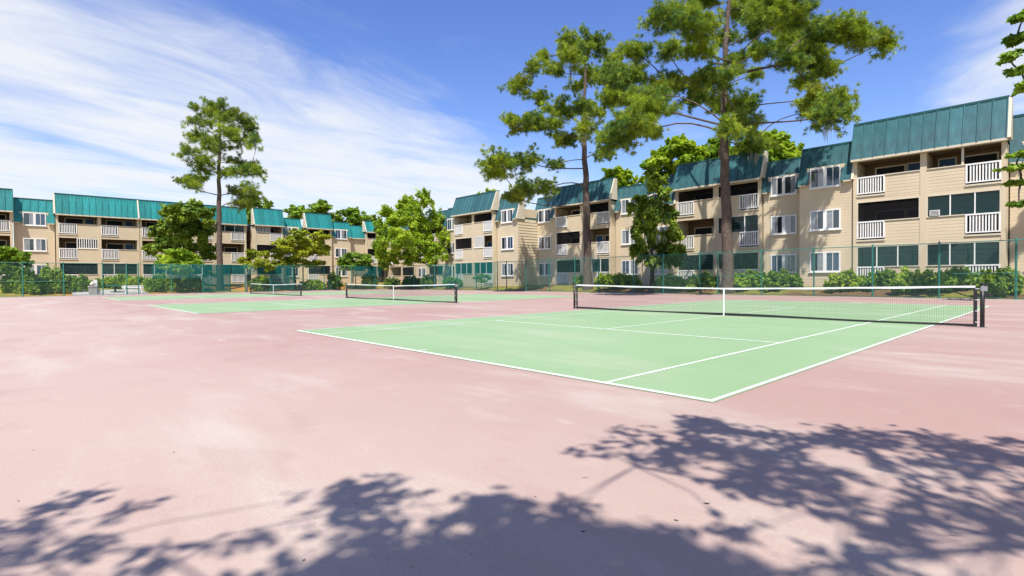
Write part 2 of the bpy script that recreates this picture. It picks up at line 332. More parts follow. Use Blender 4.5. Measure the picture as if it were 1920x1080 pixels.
def net_h(t): return .905 + .10 * (abs(t) ** 1.3)            # sag of the top cord, t in -1..1
def make_net(cx, label, full):
    n = thing('tennis_net', label, 'tennis net', (cx, 11.885, 0), 'tennis nets on the three courts')
    y = 11.885; hw = 6.40; ins = hw - .13
    for s in (-1, 1):
        p = MB().tube([(cx + s * hw, y, 0), (cx + s * hw, y, 1.04)], .045, 14).build('post', M['black'], n, True)
        MB().tube([(cx + s * hw, y, 1.04), (cx + s * hw, y, 1.06), (cx + s * hw, y, 1.085)], [.05, .05, .02], 14).build('cap', M['black'], p)
        MB().tube([(cx + s * hw, y, 0), (cx + s * hw, y, .012)], .09, 14).build('base_plate', M['steel'], p)
        if s == 1:
            MB().box(cx + hw - .03, cx + hw + .09, y - .045, y + .045, .88, 1.0).build('winch', M['steel'], p)
            MB().tube([(cx + hw + .05, y - .05, .80), (cx + hw + .12, y - .08, .80), (cx + hw + .19, y - .08, .80)], .022, 8).build('crank_handle', M['black'], p)
            MB().tube([(cx + hw, y, 1.02), (cx + hw + .16, y - .02, 1.03)], .012, 6).build('cable', M['black'], p)
    # netting of square cords
    c = MB(); r = .0014
    def cord(a, b):
        a = Vector(a); b = Vector(b); d = (b - a).normalized(); e = d.cross(Vector((0, 1, 0))).normalized(); k = len(c.v)
        for q in (a, b):
            for v in (e * r, Vector((0, r, 0)) - e * r * .6, Vector((0, -r, 0)) - e * r * .6): c.v.append(tuple(q + v))
        c.f.extend([(k, k + 1, k + 4, k + 3), (k + 1, k + 2, k + 5, k + 4), (k + 2, k, k + 3, k + 5)])
    nv = 270; step = 2 * ins / nv
    for i in range(nv + 1):
        x = -ins + i * step; wob = .012 * math.sin(x * 2.1)
        cord((cx + x, y + wob * .3, .03), (cx + x + .004 * math.sin(i), y, net_h(x / ins) - .03))
    for k in range(1, 20):
        fr = k / 20; seg = 16
        for j in range(seg):
            xa, xb = -ins + 2 * ins * j / seg, -ins + 2 * ins * (j + 1) / seg
            cord((cx + xa, y, .03 + (net_h(xa / ins) - .06) * fr), (cx + xb, y, .03 + (net_h(xb / ins) - .06) * fr))
    o = c.build('netting', M['netcord'], n); o['kind'] = 'stuff'
    # bands along the edges
    def band(z0f, z1f, thick, m, name):
        b = MB(); seg = 30
        for j in range(seg):
            xa, xb = -ins + 2 * ins * j / seg, -ins + 2 * ins * (j + 1) / seg
            b.hexa([(cx + xa, y - thick, z0f(xa)), (cx + xb, y - thick, z0f(xb)), (cx + xb, y + thick, z0f(xb)), (cx + xa, y + thick, z0f(xa)),
                    (cx + xa, y - thick, z1f(xa)), (cx + xb, y - thick, z1f(xb)), (cx + xb, y + thick, z1f(xb)), (cx + xa, y + thick, z1f(xa))])
        return b.build(name, m, n)
    band(lambda x: net_h(x / ins) - .044 - .008 * math.sin(x * 3), lambda x: net_h(x / ins) + .008, .012, M['tape'], 'top_band')
    band(lambda x: .006 + .012 * abs(math.sin(x * .8)), lambda x: .075 + .016 * math.sin(x * .9 + 1), .010, M['band'], 'bottom_band')
    for s in (-1, 1):
        MB().box(cx + s * ins - .035, cx + s * ins + .035, y - .011, y + .011, .02, .985).build('side_band', M['band'], n)
        for k in range(4):
            z = .12 + k * .27; MB().box(cx + min(s * ins, s * hw), cx + max(s * ins, s * hw), y - .014, y - .0115, z, z + .014).build('lacing', M['tape'], n)
    MB().box(cx - .022, cx + .022, y - .017, y + .017, .0, .915).build('center_strap', M['tape'], n)
    return n
make_net(-5.485, 'tennis net with white tape on the nearest court', True)
make_net(-26.4, 'tennis net with white tape on the middle court', False)
make_net(-47.3, 'small distant tennis net on the farthest court', False)

# ------------------------------------------------------------------ fence
FH = 3.02
def make_fence(label, P0, P1, pos, midrail, base_z=0.03):
    """straight run of chain link from P0 to P1; posts at fractions pos"""
    P0 = Vector((*P0, 0)); P1 = Vector((*P1, 0)); d = P1 - P0; Ln = d.length; d.normalize(); nrm = Vector((-d.y, d.x, 0))
    fe = thing('chain_link_fence', label, 'fence', tuple(P0), 'green chain link fences round the courts')
    pm = MB().tube([(0, 0, 0), (0, 0, FH + .03)], .046, 8).mesh('post', M['fence']); cm = MB().tube([(0, 0, FH + .03), (0, 0, FH + .05), (0, 0, FH + .09)], [.045, .045, .012], 8).mesh('post_cap', M['fence'])
    for s in pos:
        q = P0 + d * s
        o = put('post', pm, fe, tuple(q)); c = bpy.data.objects.new('post_cap', cm); COL.objects.link(c); c.parent = o
    up = Vector((0, 0, 1))
    MB().tube([P0 + up * (FH - .02), P1 + up * (FH - .02)], .026, 6).build('top_rail', M['fence'], fe)
    MB().tube([P0 + up * .10, P1 + up * .10], .008, 4).build('tension_wire', M['fence'], fe)
    for a, b in midrail:
        MB().tube([P0 + d * a + up * 1.35, P0 + d * b + up * 1.35], .024, 6).build('middle_rail', M['fence'], fe)
    c = MB(); r = .0024; hgt = FH - .12; k = .078; off = nrm * .045
    n = int(Ln / k)
    for fam in (1, -1):
        for i in range(-int(hgt / k), n + 1):
            a0, a1 = i * k, i * k + hgt; z0, z1 = .08, .08 + hgt
            if a0 < 0: z0 += -a0; a0 = 0
            if a1 > Ln: z1 -= a1 - Ln; a1 = Ln
            if a1 - a0 < .05: continue
            if fam < 0: a0, a1 = Ln - a0, Ln - a1
            A = P0 + d * a0 + up * z0 + off; B = P0 + d * a1 + up * z1 + off; e = (B - A).normalized().cross(nrm) * r; b = len(c.v)
            for q in (A, B):
                for v in (e, nrm * r - e * .6, -nrm * r - e * .6): c.v.append(tuple(q + v))
            c.f.extend([(b, b + 1, b + 4, b + 3), (b + 1, b + 2, b + 5, b + 4), (b + 2, b, b + 3, b + 5)])
    w = c.build('wire_mesh', M['wire'], fe); w['kind'] = 'stuff'
    return fe
LFX, FFY = -60.3, 31.25
# far fence, posts about every 3.1 m
xf = [on_y(p, FFY) for p in (2080, 1905, 1761, 1636, 1526, 1428, 1346, 1312, 1244, 1188, 1122, 1078, 1030, 986, 950, 933, 893, 858, 815, 776)]
make_fence('tall green chain link fence in front of the right hand apartments', (xf[0] + .5, FFY), (LFX, FFY), [xf[0] + .5 - x for x in xf], [(0, 6.0), (16, 24)])
yl = [on_x(p, LFX) for p in (-70, 43, 120, 193, 238, 260, 322, 381, 432, 460, 507, 551, 608, 633, 660, 703)]
make_fence('tall green chain link fence in front of the left hand apartments', (LFX, yl[0] - .5), (LFX, FFY - .08), [y - yl[0] + .5 for y in yl], [(0, 7.2), (24, 30)])
def wscreen(label, p0, p1, z0, z1, m, on):
    a, b = (on_x(p0, LFX), on_x(p1, LFX)) if on == 'left' else (on_y(p0, FFY), on_y(p1, FFY))
    mb = MB(); n = 14
    for i in range(n):
        t0, t1 = a + (b - a) * i / n, a + (b - a) * (i + 1) / n; k0, k1 = .012 * math.sin(i * 1.7), .012 * math.sin((i + 1) * 1.7)
        for j in range(4):
            za, zb = z0 + (z1 - z0) * j / 4, z0 + (z1 - z0) * (j + 1) / 4; s0, s1 = .03 * math.sin(3.14 * j / 4), .03 * math.sin(3.14 * (j + 1) / 4)
            if on == 'left': mb.quad((LFX + .09 + k0 + s0, t0, za), (LFX + .09 + k1 + s0, t1, za), (LFX + .09 + k1 + s1, t1, zb), (LFX + .09 + k0 + s1, t0, zb))
            else: mb.quad((t0, FFY - .09 - k0 - s0, za), (t1, FFY - .09 - k1 - s0, za), (t1, FFY - .09 - k1 - s1, zb), (t0, FFY - .09 - k0 - s1, zb))
    tag(mb.build('windscreen', m), label, 'windscreen', 'teal windscreens hung on the fences')
wscreen('dense teal windscreen on the left fence below the tall lone pine', 381, 432, .15, 2.95, M['wscreen'], 'left')
wscreen('dense teal windscreen on the left fence behind the farthest net', 507, 552, .15, 2.95, M['wscreen'], 'left')
wscreen('sheer teal windscreen on the left fence over the fan shaped shrub', 285, 380, 1.55, 2.95, M['wscreen2'], 'left')
wscreen('short sheer teal windscreen between two dense ones', 434, 505, 1.9, 2.95, M['wscreen2'], 'left')
wscreen('dense teal windscreen strip behind the small round tree', 662, 716, 1.7, 2.95, M['wscreen'], 'left')
wscreen('sheer teal windscreen in front of the porch windows at the far fence', 823, 932, .3, 2.95, M['wscreen2'], 'far')

# ------------------------------------------------------------------ apartment buildings
class Facade:
    """u runs to the right along the facade, w out of it, z up"""
    def __init__(s, root, kind, plane): s.root = root; s.kind = kind; s.plane = plane
    def P(s, u, w, z): return (u, s.plane - w, z) if s.kind == 'far' else (s.plane + w, u, z)
    def box(s, mb, u0, u1, w0, w1, z0, z1):
        P = s.P; return mb.hexa([P(u0, w0, z0), P(u0, w1, z0), P(u1, w1, z0), P(u1, w0, z0), P(u0, w0, z1), P(u0, w1, z1), P(u1, w1, z1), P(u1, w0, z1)])
    def lap(s, mb, u0, u1, w, z0, z1, th=.06, bh=.2):
        """lapped boards: each tilts out 14 mm at its lower edge; closed at the back"""
        P = s.P; z = z0
        while z < z1 - .01:
            zt = min(z + bh, z1)
            mb.hexa([P(u0, w - th, z), P(u0, w + .008, z), P(u1, w + .008, z), P(u1, w - th, z), P(u0, w - th, zt), P(u0, w, zt), P(u1, w, zt), P(u1, w - th, zt)]); z = zt
        return mb
    def side(s, mb, u, w0, w1, z0, z1, sgn, bh=.2):
        P = s.P; z = z0
        while z < z1 - .01:
            zt = min(z + bh, z1); mb.hexa([P(u - sgn * .06, w0, z), P(u - sgn * .06, w1, z), P(u + sgn * bh * .12, w1, z), P(u + sgn * bh * .12, w0, z), P(u - sgn * .06, w0, zt), P(u - sgn * .06, w1, zt), P(u, w1, zt), P(u, w0, zt)]); z = zt
        return mb
def window(fc, u, z0, w, wid, hgt, par, style=0):
    """pair window: white frame with two lights, glass in front of blind and dark room"""
    fr = MB(); t = .09; mid = .22
    fc.box(fr, u, u + wid, w, w + .07, z0, z0 + t); fc.box(fr, u, u + wid, w, w + .07, z0 + hgt - t, z0 + hgt)
    fc.box(fr, u, u + t, w, w + .068, z0 + t, z0 + hgt - t); fc.box(fr, u + wid - t, u + wid, w, w + .068, z0 + t, z0 + hgt - t)
    fc.box(fr, u + wid / 2 - mid / 2, u + wid / 2 + mid / 2, w, w + .066, z0 + t, z0 + hgt - t)
    o = fr.build('window', M['white'], par)
    fc.box(MB(), u - .06, u + wid + .06, w, w + .11, z0 - .06, z0 - .002).build('sill', M['white'], o)
    lw = (wid - 2 * t - mid) / 2
    for k in range(2):
        a = u + t + k * (lw + mid); b = a + lw; za, zb = z0 + t, z0 + hgt - t
        MB().quad(fc.P(a, w + .022, za), fc.P(b, w + .022, za), fc.P(b, w + .022, zb), fc.P(a, w + .022, zb)).build('room_behind', M['dark'], o)
        st = (style + k) % 4
        c = M['curtain'] if st != 2 else M['blue']
        fa, fb = ((0, .5), (.52, 1), (0, 1), (.0, .38))[st]
        MB().quad(fc.P(a + lw * fa, w + .032, za), fc.P(a + lw * fb, w + .032, za), fc.P(a + lw * fb, w + .032, zb), fc.P(a + lw * fa, w + .032, zb)).build('curtain', c, o)
        MB().quad(fc.P(a, w + .045, za), fc.P(b, w + .045, za), fc.P(b, w + .045, zb), fc.P(a, w + .045, zb)).build('pane', M['glass'], o)
        fc.box(MB(), a + lw * .5 - .02, a + lw * .5 + .02, w + .047, w + .06, za, zb).build('sash', M['black'] if st == 1 else M['white'], o)
PANEL_CACHE = {}
def mansard(fc, u0, u1, w, ze, zt, par, over=.38, back=.45, notch=None, ends=True, froof=None):
    """steep standing seam roof slope: separate panels with a raised seam each"""
    P = fc.P
    rf = fc.box(MB(), u0 - .03, u1 + .03, w - back - .5, w - back + .04, zt - .02, zt + .12).build('roof', M['roofcap'], par)
    n = max(2, round((u1 - u0) / .62)); pw = (u1 - u0) / n
    slope = (over + back) / (zt - ze)
    for i in range(n):
        a = u0 + i * pw; b = a + pw; zlo = ze
        if notch:
            na, nb, nz = notch
            if a + pw / 2 > na and a + pw / 2 < nb: zlo = nz
        key = (fc.kind, round(pw, 3), round(zlo, 3), round(zt, 3), w, over, back, round(ze, 3), fc.plane)
        if key not in PANEL_CACHE:
            m = MB(); wl = w + over - (zlo - ze) * slope; th = .05
            def V(u, o, z): p = P(u, o, z); return p
            m.hexa([V(0, wl - th, zlo), V(0, wl, zlo), V(pw - .05, wl, zlo), V(pw - .05, wl - th, zlo), V(0, w - back - th, zt), V(0, w - back, zt), V(pw - .05, w - back, zt), V(pw - .05, w - back - th, zt)])
            m.hexa([V(pw - .05, wl - th, zlo), V(pw - .05, wl + .07, zlo), V(pw, wl + .07, zlo), V(pw, wl - th, zlo), V(pw - .05, w - back - th, zt), V(pw - .05, w - back + .07, zt), V(pw, w - back + .07, zt), V(pw, w - back - th, zt)])
            PANEL_CACHE[key] = m.mesh('roof_panel', M['roof'] if fc.kind == 'far' else M['roofl'])
        o = bpy.data.objects.new('roof_panel', PANEL_CACHE[key]); COL.objects.link(o); o.parent = rf
        o.location = (a, 0, 0) if fc.kind == 'far' else (0, a, 0)
    # eave trim
    if notch:
        na, nb, nz = notch; wl = w + over - (nz - ze) * slope
        fc.box(MB(), na - .02, nb + .02, w - .02, wl + .03, nz - .1, nz - .003).build('eave_trim', M['trim'], par)
        for a, b in ((u0, na), (nb, u1)):
            if b - a > .1: fc.box(MB(), a, b, w - .02, w + over + .03, ze - .1, ze - .003).build('eave_trim', M['trim'], par)
        for uu in (na, nb):
            m = MB(); m.hexa([P(uu - .02, w - .02, ze), P(uu - .02, w + over - .01, ze), P(uu + .02, w + over - .01, ze), P(uu + .02, w - .02, ze), P(uu - .02, w - .02, nz - .1), P(uu - .02, wl - .01, nz - .1), P(uu + .02, wl - .01, nz - .1), P(uu + .02, w - .02, nz - .1)]); m.build('dormer_cheek', M['roof'] if fc.kind == 'far' else M['roofl'], par)
    else:
        fc.box(MB(), u0, u1, w - .05, w + over + .03, ze - .14, ze - .003).build('eave_trim', M['trim'], par)
    if ends:
        for uu, s in ((u0, -1), (u1, 1)):
            m = MB(); z = ze
            while z < zt - .01:
                z2 = min(z + .2, zt); wa = w + over - (z - ze) * slope + .05; wb = w + over - (z2 - ze) * slope + .05; t = (.14 if s == (1 if fc.kind == 'far' else -1) else .03) * s
                m.hexa([P(uu, w - back - .35, z), P(uu, wa, z), P(uu + t + .016 * s, wa, z), P(uu + t + .016 * s, w - back - .35, z), P(uu, w - back - .35, z2), P(uu, wb, z2), P(uu + t, wb, z2), P(uu + t, w - back - .35, z2)]); z = z2
            m.build('end_wall', M['trim'] if s == (1 if fc.kind == 'far' else -1) else (M['roof'] if fc.kind == 'far' else M['roofl']), par)
    fc.box(MB(), u0, u1, w - 11.2, w - back - .56, min(ze, 9.0) + .02, min(ze, 9.0) + .2).build('flat_roof', M['roofcap'], par)

def railing(fc, u0, u1, w, z0, z1, par):
    m = MB(); fc.box(m, u0, u1, w - .05, w + .05, z1 - .09, z1); fc.box(m, u0, u1, w - .04, w + .04, z0 + .09, z0 + .16)
    fc.box(m, u0, u0 + .09, w - .045, w + .045, z0 + .16, z1 - .09); fc.box(m, u1 - .09, u1, w - .045, w + .045, z0 + .16, z1 - .09)
    o = m.build('railing', M['white'], par); b = MB(); n = max(4, round((u1 - u0) / .165)); s = (u1 - u0 - .18) / n
    for i in range(1, n): x = u0 + .09 + i * s; fc.box(b, x - .036, x + .036, w - .02, w + .02, z0 + .16, z1 - .09)
    q = b.build('balusters', M['white'], o); q['kind'] = 'stuff'
    fc.box(MB(), u0 - .02, u1 + .02, w - .06, w + .07, z0 - .1, z0 - .003).build('railing_sill', M['trim'], par)

def balcony_block(fc, u0, u1, w, FL, ze, zt, par, gz0, styles, ends=True, halves=2, rails=None):
    """stack of three balconies per half: siding parapet with a baluster railing at one end, deep shaded porch behind"""
    dp = 1.9; col = .22
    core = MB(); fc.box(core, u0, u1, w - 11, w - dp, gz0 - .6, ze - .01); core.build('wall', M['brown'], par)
    hw = (u1 - u0) / halves
    for k in range(halves + 1):
        u = u0 + k * hw; a, b = (u, u + col) if k == 0 else ((u - col, u) if k == halves else (u - col * .75, u + col * .75))
        fc.box(MB(), a, b, w - dp, w, gz0 - .6, ze - .15).build('party_wall', M['siding'], par)
    tops = [FL[1] - .42, FL[2] - .42, ze - .145]; pt = [FL[0] + 1.12, FL[1] + 1.18, FL[2] + 1.18]
    for fl in range(3):
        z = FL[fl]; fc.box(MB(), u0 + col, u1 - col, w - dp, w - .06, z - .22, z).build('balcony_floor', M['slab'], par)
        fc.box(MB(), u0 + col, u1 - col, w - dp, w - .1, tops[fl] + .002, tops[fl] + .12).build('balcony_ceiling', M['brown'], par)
        for k in range(halves):
            a = u0 + k * hw + (col if k == 0 else col * .75); b = u0 + (k + 1) * hw - (col if k == halves - 1 else col * .75)
            side = (rails[k] if rails else ('L' if k % 2 == 0 else 'R')); rw = (b - a) * .46
            if side == 'L': ra, rb, pa, pb = a, a + rw, a + rw, b
            else: ra, rb, pa, pb = b - rw, b, a, b - rw
            zb = z - .1 if fl else gz0 - .5; zl = tops[fl - 1] if fl else gz0 - .5
            m = MB(); fc.lap(m, pa, pb, w - .03, z - .1, pt[fl]); fc.lap(m, a, b, w - .03, zl, z - .1)
            m.build('parapet', M['siding'], par)
            fc.box(MB(), pa, pb, w - .11, w + .03, pt[fl], pt[fl] + .06).build('parapet_cap', M['trim'], par)
            railing(fc, ra, rb, w - .03, z, pt[fl] + .05, par)
            st = styles[(fl * halves + k) % len(styles)]
            # back of the porch: sliding door and a window
            du = a + (b - a) * (.18 if side == 'L' else .42)
            fr = MB(); wd, ht = 1.75, 2.05; fc.box(fr, du, du + wd, w - dp + .002, w - dp + .07, z + ht - .09, z + ht)
            for uu in (du, du + wd - .09): fc.box(fr, uu, uu + .09, w - dp + .002, w - dp + .07, z, z + ht - .09)
            d = fr.build('sliding_door', M['trim'], par)
            MB().quad(fc.P(du + .09, w - dp + .03, z), fc.P(du + wd - .09, w - dp + .03, z), fc.P(du + wd - .09, w - dp + .03, z + ht - .09), fc.P(du + .09, w - dp + .03, z + ht - .09)).build('pane', M['dark'], d)
            wu = a + (b - a) * (.70 if side == 'L' else .08)
            fr = MB(); wd2 = .95
            for q in ((wu, wu + wd2, 2.0, 2.08), (wu, wu + wd2, 1.0, 1.08), (wu, wu + .08, 1.08, 2.0), (wu + wd2 - .08, wu + wd2, 1.08, 2.0)): fc.box(fr, q[0], q[1], w - dp + .002, w - dp + .06, z + q[2], z + q[3])
            d = fr.build('porch_window', M['trim'], par)
            MB().quad(fc.P(wu + .08, w - dp + .03, z + 1.08), fc.P(wu + wd2 - .08, w - dp + .03, z + 1.08), fc.P(wu + wd2 - .08, w - dp + .03, z + 2.0), fc.P(wu + .08, w - dp + .03, z + 2.0)).build('pane', M['blue'], d)
            za, zc = pt[fl] + .06, tops[fl]
            if st in ('glass', 'screen'):
                gm = M['glassg'] if st == 'glass' else M['screen']; nn = 3 if st == 'glass' else 1
                for j in range(nn):
                    x0, x1 = a + (b - a) * j / nn, a + (b - a) * (j + 1) / nn
                    MB().quad(fc.P(x0, w - .075, za), fc.P(x1, w - .075, za), fc.P(x1, w - .075, zc), fc.P(x0, w - .075, zc)).build('porch_pane' if st == 'glass' else 'porch_screen', gm, par)
                    if j: fc.box(MB(), x0 - .03, x0 + .03, w - .1, w - .02, za, zc).build('mullion', M['white'], par)
                m = MB(); fc.box(m, a, b, w - .1, w - .005, zc - .07, zc); fc.box(m, a, a + .06, w - .1, w - .005, za, zc - .07); fc.box(m, b - .06, b, w - .1, w - .005, za, zc - .07); m.build('porch_frame', M['trim'], par)
            elif st == 'post': fc.box(MB(), (a + b) / 2 - .06, (a + b) / 2 + .06, w - .1, w - .01, za, zc).build('porch_post', M['trim'], par)
            elif st == 'lattice':
                m = MB(); oa, ob = (pa, pb); fc.box(m, oa, ob, w - .09, w - .03, za, za + .07); fc.box(m, oa, ob, w - .09, w - .03, zc - .08, zc)
                n_ = 9
                for j in range(n_ + 1): x = oa + (ob - oa) * j / n_; fc.box(m, x - .04, x + .04, w - .085, w - .035, za + .07, zc - .08)
                m.build('slat_screen', M['white'], par)
    mansard(fc, u0 - .05, u1 + .05, w, ze, zt, par, ends=ends)
def window_bay(fc, u0, u1, w, FL, zt, par, gz0, style=0, wins=True, ends=True, lap_h=.2):
    m = MB(); wd_ = min(1.95, (u1 - u0) * .62); fc.lap(m, u0, u1, w, gz0 - .5, FL[2] + 1.1)
    if wins: fc.lap(m, (u0 + u1) / 2 - wd_ / 2 - .2, (u0 + u1) / 2 + wd_ / 2 + .2, w, FL[2] + 1.1, FL[2] + 2.3)
    fc.box(m, u0 + .02, u1 - .02, w - 11, w - .07, gz0 - .5, FL[2] + 1.2); fc.box(m, u0 + .02, u1 - .02, w - 11, w - 1.0, FL[2] + 1.2, FL[2] + 2.3); m.build('wall', M['siding'], par)
    for uu, s in ((u0, -1), (u1, 1)): fc.side(MB(), uu, w - 3.5, w, gz0 - .5, FL[2] + 1.14, s, lap_h).build('side_wall', M['siding'], par)
    wid = min(1.95, (u1 - u0) * .62); uc = (u0 + u1) / 2 - wid / 2
    if wins:
        for fl in range(3): window(fc, uc, FL[fl] + .85, w + .017, wid, 1.42, par, style + fl * (1 + style % 2))
    mansard(fc, u0, u1, w, FL[2] + 1.15, zt, par, over=.32, back=.55, notch=(uc - .22, uc + wid + .22, FL[2] + 2.36) if wins else None, ends=ends)

FLR = (.72, 3.68, 6.66)
rb = thing('apartment_building', 'cream three storey apartments with teal metal roofs on the right', 'building', (-30, 40, .5))
fc = Facade(rb, 'far', 36.5)
balcony_block(fc, -8.1, -.46, 0, FLR, 9.06, 11.5, rb, .55, ['glass', 'glass', 'screen', 'glass', 'open', 'post'])
window_bay(fc, -11.5, -8.18, -.15, FLR, 10.45, rb, .55, 1)
window_bay(fc, -14.6, -11.58, -1.5, FLR, 10.2, rb, .55, 2)
window_bay(fc, -.38, 3.0, -1.3, FLR, 10.6, rb, .55, 3)
balcony_block(fc, 3.1, 10.6, -1.4, FLR, 9.02, 11.2, rb, .55, ['glass', 'screen', 'open', 'screen'])
balcony_block(fc, -22.2, -14.72, -1.4, FLR, 9.02, 11.2, rb, .55, ['screen', 'screen', 'open', 'glass', 'screen', 'screen'])
window_bay(fc, -25.7, -22.3, -1.6, FLR, 10.5, rb, .55, 0)
window_bay(fc, -29.1, -25.78, -2.1, FLR, 10.2, rb, .55, 2)
balcony_block(fc, -36.7, -29.2, -1.4, FLR, 9.02, 11.1, rb, .55, ['screen', 'glass', 'screen', 'open', 'open', 'screen'])
window_bay(fc, -39.9, -36.8, -1.6, FLR, 10.3, rb, .55, 1)
window_bay(fc, -42.8, -39.45, 1.5, FLR, 10.5, rb, .55, 3, lap_h=.31)
balcony_block(fc, -50.4, -42.95, 2.0, FLR, 9.05, 11.2, rb, .55, ['glass', 'glass', 'screen', 'lattice', 'open', 'screen'])
window_bay(fc, -53.6, -50.5, 1.0, FLR, 10.3, rb, .55, 0)
balcony_block(fc, -63.5, -55.6, -3.0, FLR, 9.0, 11.0, rb, .55, ['screen'])
window_bay(fc, -67.0, -63.6, -3.2, FLR, 10.2, rb, .55, 1)
balcony_block(fc, -74.6, -67.1, -3.0, FLR, 9.0, 11.0, rb, .55, ['open', 'screen', 'screen'])
window_bay(fc, -77.9, -74.7, -3.2, FLR, 10.2, rb, .55, 3)

FLL = (1.0, 3.92, 6.76)
lb = thing('apartment_building', 'tan three storey apartments with turquoise roofs behind the left fence', 'building', (-80, 15, .8))
fl_ = Facade(lb, 'left', -77)
balcony_block(fl_, -13.0, -5.25, .5, FLL, 9.0, 11.35, lb, .85, ['screen', 'open'])
window_bay(fl_, -5.15, -1.78, -.2, FLL, 10.55, lb, .85, 1)
balcony_block(fl_, -1.68, 6.1, .5, FLL, 9.0, 11.3, lb, .85, ['screen', 'glass', 'lattice', 'open', 'open', 'open'], rails=['L', 'L'])
balcony_block(fl_, 6.15, 18.35, .5, FLL, 9.0, 11.3, lb, .85, ['glass', 'glass', 'screen', 'open', 'lattice', 'open', 'open', 'screen'], halves=3, rails=['L', 'R', 'R'])
balcony_block(fl_, 19.1, 22.95, 1.6, FLL, 9.0, 11.3, lb, .85, ['screen', 'screen', 'lattice'], halves=1, rails=['R'])
window_bay(fl_, 23.0, 26.0, .6, FLL, 10.3, lb, .85, 2)
balcony_block(fl_, 26.3, 30.15, 1.6, FLL, 9.0, 11.2, lb, .85, ['screen'], halves=1, rails=['L'])
window_bay(fl_, 30.2, 33.4, 1.2, FLL, 10.2, lb, .85, 0)
window_bay(fl_, 33.45, 36.1, .5, FLL, 9.9, lb, .85, 0, wins=False)
balcony_block(fl_, 36.15, 38.2, 1.0, FLL, 9.0, 10.7, lb, .85, ['screen'], halves=1, rails=['R'])

# ------------------------------------------------------------------ vegetation
def leaf_cloud(name, clusters, n_per, size, m, parent, flat=.55, shell=.5, long=1.5, droop=0.0, r=rng, sprays=13, spread=.17):
    """thousands of small folded leaves spread through ellipsoid clusters (cx,cy,cz,rx,ry,rz)"""
    C = np.array(clusters, float); vol = (C[:, 3] * C[:, 4] + C[:, 3] * C[:, 5] + C[:, 4] * C[:, 5]); cnt = np.maximum(8, (n_per * vol / vol.sum()).astype(int))
    idx = np.repeat(np.arange(len(C)), cnt); n = len(idx)
    ns_ = sprays; sd = r.normal(size=(len(C), ns_, 3)); sd[:, :, 2] += .15; sd /= np.linalg.norm(sd, axis=2, keepdims=True)
    sr = (shell + (1 - shell) * r.random((len(C), ns_, 1)) ** .7) * (1 + .2 * r.random((len(C), ns_, 1)))
    pick = r.integers(0, ns_, n); d = sd[idx, pick]; along = r.random((n, 1)) ** .8
    off = r.normal(size=(n, 3)) * spread * (1.15 - .6 * along)
    p = C[idx, :3] + (d * sr[idx, pick] * (.45 + .62 * along) + off) * C[idx, 3:6]
    nrm = d * .45 + r.normal(size=(n, 3)) * flat; nrm[:, 2] += .75; nrm /= np.linalg.norm(nrm, axis=1, keepdims=True)
    t = r.normal(size=(n, 3)) * .6 + d; t[:, 2] -= droop; t -= nrm * (t * nrm).sum(1, keepdims=True); t /= np.linalg.norm(t, axis=1, keepdims=True); b = np.cross(nrm, t)
    s = size * (.6 + .8 * r.random(n))[:, None]
    V = np.stack([p - t * s * long * .5, p + b * s * .42 - nrm * s * .1, p + t * s * long * .5, p - b * s * .42 - nrm * s * .1], 1).reshape(-1, 3)
    k = np.arange(n) * 4; Fq = np.concatenate([np.stack([k, k + 1, k + 2], 1), np.stack([k, k + 2, k + 3], 1)])
    tint = np.clip(r.random(n) * .8 + .1 + .25 * np.sin(p[:, 0] * 1.1 + p[:, 2] * 1.7), 0, 1)
    o = put(name, np_mesh(name, V, Fq, m, np.concatenate([tint, tint])), parent); return o
def limb(mb, a, b, ra, rb, sag=.12, n=5, seed=0):
    a = Vector(a); b = Vector(b); L = (b - a).length; rr = random.Random(seed * 7 + 1); off = Vector((rr.uniform(-1, 1), rr.uniform(-1, 1), rr.uniform(-.3, 1))) * L * sag
    pts = [a.lerp(b, i / n) + off * math.sin(math.pi * i / n) for i in range(n + 1)]
    mb.tube(pts, [ra + (rb - ra) * i / n for i in range(n + 1)], 7, cap=False)
def grow(mb, trunk, pads, base_r, tip_r=.03):
    """joins every pad to the nearest part of the branches grown so far (trunk first)"""
    nodes = [(Vector(p), 0.0, True) for p in trunk]; par = []
    nt_ = len(nodes); order = sorted(range(len(pads)), key=lambda i: min((Vector(pads[i][:3]) - nodes[k][0]).length for k in range(nt_)))
    par = [None] * nt_; kids = [0] * nt_
    for i in order:
        c = Vector(pads[i][:3]); best = min(range(len(nodes)), key=lambda k: (c - nodes[k][0]).length + .25 * nodes[k][1] + max(0, nodes[k][0].z - c.z + .3) * .9)
        nodes.append((c, nodes[best][1] + (c - nodes[best][0]).length, False)); par.append(best); kids.append(0)
        k = best
        while k is not None: kids[k] += 1; k = par[k]
    for k in range(nt_, len(nodes)):
        a = nodes[par[k]][0]; ra = tip_r + base_r * .11 * math.sqrt(kids[k] + 1); rb = tip_r + base_r * .07 * math.sqrt(kids[k] + .2)
        limb(mb, a, nodes[k][0], ra, rb, .14, 5, k)
    return nodes
